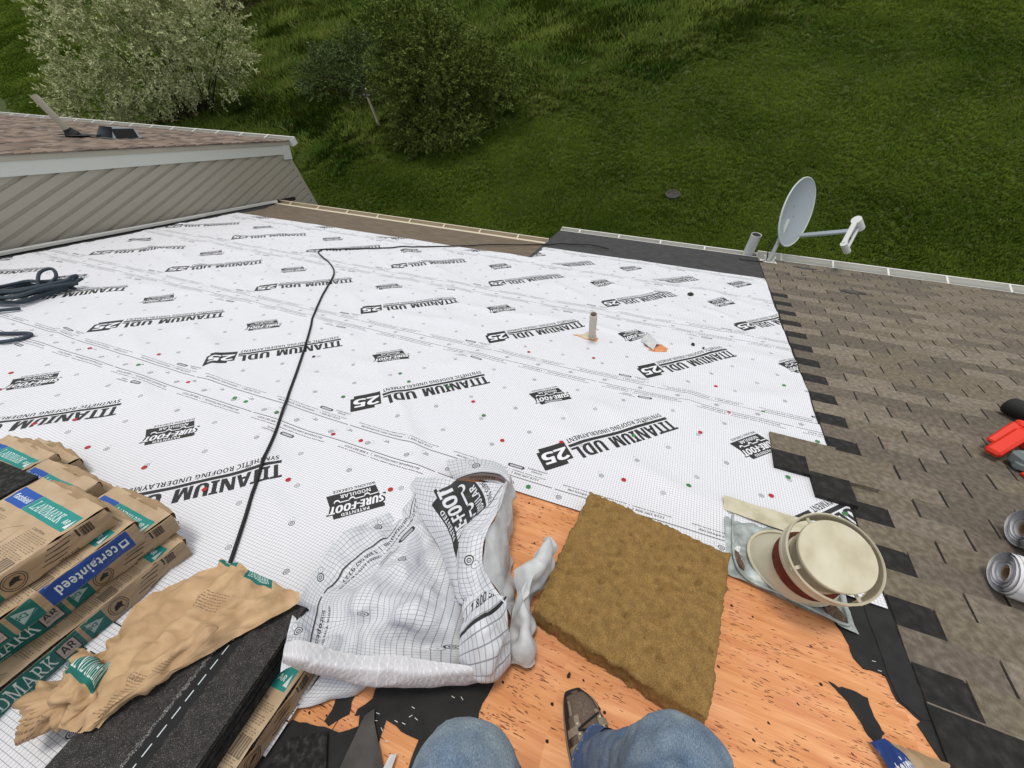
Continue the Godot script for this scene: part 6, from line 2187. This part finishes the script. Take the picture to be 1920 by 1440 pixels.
func make_litter():
	# printed scrap at the lower right, and small leavings
	var s := thing("wrapper_scrap", "folded scrap of blue and brown bundle wrapper at the bottom edge near the felt", "paper", Transform3D(RB, RO))
	put("blue_face", patch([[V(0.905, 0.812, 0.02), V(0.935, 0.826, 0.045), V(0.955, 0.828, 0.03)], [V(0.925, 0.77, 0.03), V(0.955, 0.785, 0.06), V(0.985, 0.79, 0.045)], [V(0.945, 0.70, 0.03), V(0.985, 0.715, 0.06), V(1.03, 0.73, 0.04)]], 6, 6, Vector2(0.0, 0.0), Vector2(1, 0), Vector2(0, 1), Vector2(1, 1), 0.008, 31, 30.0), blue_scrap(), s)
	put("brown_face", patch([[V(0.952, 0.828, 0.030), V(0.985, 0.830, 0.028), V(1.03, 0.838, 0.02), V(1.115, 0.845, 0.012)], [V(0.985, 0.79, 0.046), V(1.02, 0.80, 0.04), V(1.07, 0.81, 0.03), V(1.13, 0.82, 0.014)], [V(1.03, 0.73, 0.042), V(1.06, 0.74, 0.03), V(1.10, 0.75, 0.02), V(1.15, 0.76, 0.012)]], 6, 7, Vector2(), Vector2(1, 0), Vector2(0, 1), Vector2(1, 1), 0.008, 32, 30.0), M.kraft, s)
	var w := put("white_sliver", box_mesh(V(1.112, 2.245, 0.017), Vector3(0.008, 0.003, 0.13), 0.001, Basis(Vector3.UP, 0.04)), M.white_metal, self, Transform3D(RB, RO))
	tag(w, "thin white sliver lying along the sheet edge by the old shingles", "scrap")
	# nuggets of rubber and grit
	var r := RandomNumberGenerator.new()
	r.seed = 71
	var places := [[-0.20, 0.60, 0.010, "crumb of black felt on bare plywood between the crumpled sheet and the shoe"], [-0.185, 0.575, 0.008, "smaller black crumb beside another on plywood, nearer the left knee"], [0.02, 0.635, 0.008, "black crumb on plywood just beyond the toe of the shoe"],
		[0.29, 4.55, 0.05, "pointed black felt scrap on the white sheet, farthest from the bundles"], [0.34, 3.30, 0.022, "small black scrap on the white sheet right of the torn hole"], [0.42, 3.27, 0.012, "tiny black speck next to the scrap right of the torn hole"], [-2.22, 1.86, 0.012, "tiny black speck on the white sheet left of the black cord"]]
	for q in places:
		var pts := []
		for a in 9:
			var rr: float = q[2] * r.randf_range(0.65, 1.1)
			pts.append(q[0] + cos(TAU * a / 9) * rr * 0.8)
			pts.append(q[1] + sin(TAU * a / 9) * rr * 1.25)
		var base: float = sheet_n(q[0], q[1]) if q[1] > 1.3 else 0.001
		var o := put("felt_crumb", slab_mesh(pts, base, base + 0.011), M.felt, self, Transform3D(RB, RO))
		tag(o, q[3], "scrap", "crumbs of black felt")

func blue_scrap() -> StandardMaterial3D:
	var im := Image.create(256, 256, false, Image.FORMAT_RGB8)
	im.fill(Color(0.05, 0.20, 0.46))
	words(im, "certainteed", Vector2(128, 170), 300, 90, 0.15, Color(0.82, 0.84, 0.86))
	var m := plain(Color.WHITE, 0.55)
	m.albedo_texture = tex(im)
	return m

# ---------------------------------------------------------------- bushes
func make_plants():
	bush("silver_bush", "large silvery green bush behind the neighbouring roof", Vector3(-18.9, 0, -11.9), [[Vector3(-0.4, 3.0, 0.2), Vector3(2.6, 2.1, 2.5), 1.0], [Vector3(-1.9, 1.7, 1.9), Vector3(1.6, 1.2, 1.5), 0.5], [Vector3(1.6, 2.7, -0.6), Vector3(1.7, 1.7, 1.8), 0.5], [Vector3(-1.6, 3.9, -1.0), Vector3(1.7, 1.4, 1.7), 0.5]], 62000, 0.105, 0.021, [Color(0.15, 0.18, 0.07), Color(0.40, 0.43, 0.22), Color(0.60, 0.62, 0.38)], 501, 0.55)
	bush("dark_bush", "dark green leafy bush behind the leaning post", Vector3(-8.4, 0, -12.9), [[Vector3(0, 1.5, -0.2), Vector3(1.9, 1.5, 1.7), 1.0], [Vector3(-0.7, 2.5, -0.5), Vector3(1.4, 1.0, 1.3), 0.5], [Vector3(1.4, 1.0, -0.8), Vector3(1.4, 0.9, 1.3), 0.4], [Vector3(0.3, 0.7, 1.0), Vector3(1.5, 0.7, 0.9), 0.3], [Vector3(-1.0, 1.0, -2.2), Vector3(1.8, 1.1, 1.3), 0.4]], 52000, 0.085, 0.024, [Color(0.050, 0.074, 0.014), Color(0.098, 0.132, 0.028), Color(0.165, 0.205, 0.055)], 502, 0.35)
	bush("weedy_bush", "pale green weedy bush left of the leaning post", Vector3(-12.4, 0, -15.2), [[Vector3(0, 0.9, 0), Vector3(1.9, 1.0, 1.6), 1.0], [Vector3(-1.6, 0.8, 0.6), Vector3(1.3, 0.8, 1.1), 0.5]], 20000, 0.085, 0.022, [Color(0.045, 0.075, 0.022), Color(0.095, 0.135, 0.048), Color(0.155, 0.195, 0.085)], 503, 0.3)
	bush("reddish_bush", "low reddish brown bush at the top of the bank", Vector3(-26.5, 0, -23.5), [[Vector3(0, 1.2, 0), Vector3(2.4, 1.3, 2.0), 1.0]], 14000, 0.09, 0.026, [Color(0.05, 0.035, 0.022), Color(0.085, 0.06, 0.036), Color(0.12, 0.10, 0.05)], 504, 0.3)
	# leaning post with a ragged cross piece
	var p := thing("leaning_post", "grey weathered post with a broken cross piece in the tall grass", "post", Transform3D(Basis(Vector3(0, 0, 1), 0.05), Vector3(-10.7, ground_y(-10.7, -12.5) - 0.1, -12.5)))
	var st := begin()
	tube(st, [Vector3(0, 0, 0), Vector3(0.02, 0.6, 0.01), Vector3(0.01, 1.25, 0.0)], [0.05, 0.045, 0.042], 9)
	put("shaft", done(st, true), M.beige_metal, p)
	put("cross_piece", box_mesh(Vector3(0.0, 1.28, 0.0), Vector3(0.28, 0.05, 0.10), 0.01, Basis(Vector3(0, 0, 1), -0.12)), M.slate, p)
	put("stub", box_mesh(Vector3(-0.05, 1.42, 0.0), Vector3(0.05, 0.26, 0.05), 0.01, Basis(Vector3(0, 0, 1), 0.2)), M.slate, p)
	put("tip", box_mesh(Vector3(0.07, 1.46, 0.0), Vector3(0.05, 0.06, 0.05), 0.012), M.pvc, p)

func bush(called: String, label: String, at: Vector3, lobes: Array, leaves: int, ll: float, lw: float, cols: Array, seed_: int, droop: float):
	at.y = ground_y(at.x, at.z)
	var b := thing(called, label, "bush", Transform3D(Basis(), at))
	var r := RandomNumberGenerator.new()
	r.seed = seed_
	# stems from the ground into every lobe
	var tips := []
	var wood := begin()
	for lb in lobes:
		for i in int(7 * lb[2]) + 3:
			var d := Vector3(r.randfn(), r.randfn(), r.randfn()).normalized()
			var tip: Vector3 = lb[0] + d * lb[1] * 0.75
			var foot := Vector3(r.randf_range(-0.25, 0.25), -0.05, r.randf_range(-0.25, 0.25))
			var bend := Vector3(r.randf_range(-0.3, 0.3), 0.2, r.randf_range(-0.3, 0.3))
			tube(wood, smooth_path([foot, foot.lerp(tip, 0.4) + bend, tip], 4), [0.045, 0.04, 0.034, 0.028, 0.022, 0.017, 0.013, 0.009, 0.005], 6, false)
	put("stems", done(wood, true), M.siding_dark, b)
	# sprays: clumps of leaves round twig ends, thicker near the skin of each lobe, with gaps between
	var gaps := noise(seed_ + 3, 0.75, 2)
	var st := begin()
	st.set_smooth_group(-1)
	var total := 0.0
	for lb in lobes:
		total += lb[2]
	for lb in lobes:
		var want := int(leaves * lb[2] / total)
		var made := 0
		var guard := 0
		while made < want and guard < want * 3:
			guard += 1
			var d := Vector3(r.randfn(), r.randfn(), r.randfn()).normalized()
			var rad := 0.45 + 0.6 * pow(r.randf(), 0.6)
			var c: Vector3 = lb[0] + d * lb[1] * rad
			if c.y < 0.15 or gaps.get_noise_3dv(c) < -0.02 - 0.22 * r.randf():
				continue
			var grow: Vector3 = (d + Vector3.UP * 0.35 + Vector3(r.randfn(), r.randfn(), r.randfn()) * 0.35).normalized()
			var tone := r.randf()
			var n := 14
			for k in n:
				var t := float(k) / n
				var s := c + grow * t * 0.34 + Vector3(0, -droop * t * t * 0.18, 0)
				var out := (grow * 0.6 + Vector3(r.randfn(), r.randfn(), r.randfn()) * 0.6).normalized()
				var side := out.cross(Vector3(r.randfn(), r.randfn(), r.randfn())).normalized()
				var l := ll * r.randf_range(0.7, 1.25)
				var w: float = clamp(tone * 0.75 + r.randf() * 0.25, 0, 1)
				var col: Color = cols[0].lerp(cols[1], w * 2.0) if w < 0.5 else cols[1].lerp(cols[2], w * 2.0 - 1.0)
				st.set_color(col)
				for q in [s, s + out * l * 0.5 + side * lw, s + out * l, s, s + out * l, s + out * l * 0.5 - side * lw]:
					st.add_vertex(q)
				made += 1
	st.generate_normals()
	var m := plain(Color.WHITE, 0.8)
	m.vertex_color_use_as_albedo = true
	m.backlight_enabled = true
	m.metallic_specular = 0.2
	m.backlight = Color(0.2, 0.2, 0.12)
	var o := put("crown", st.commit(), m, b)
	o.set_meta("kind", "stuff")
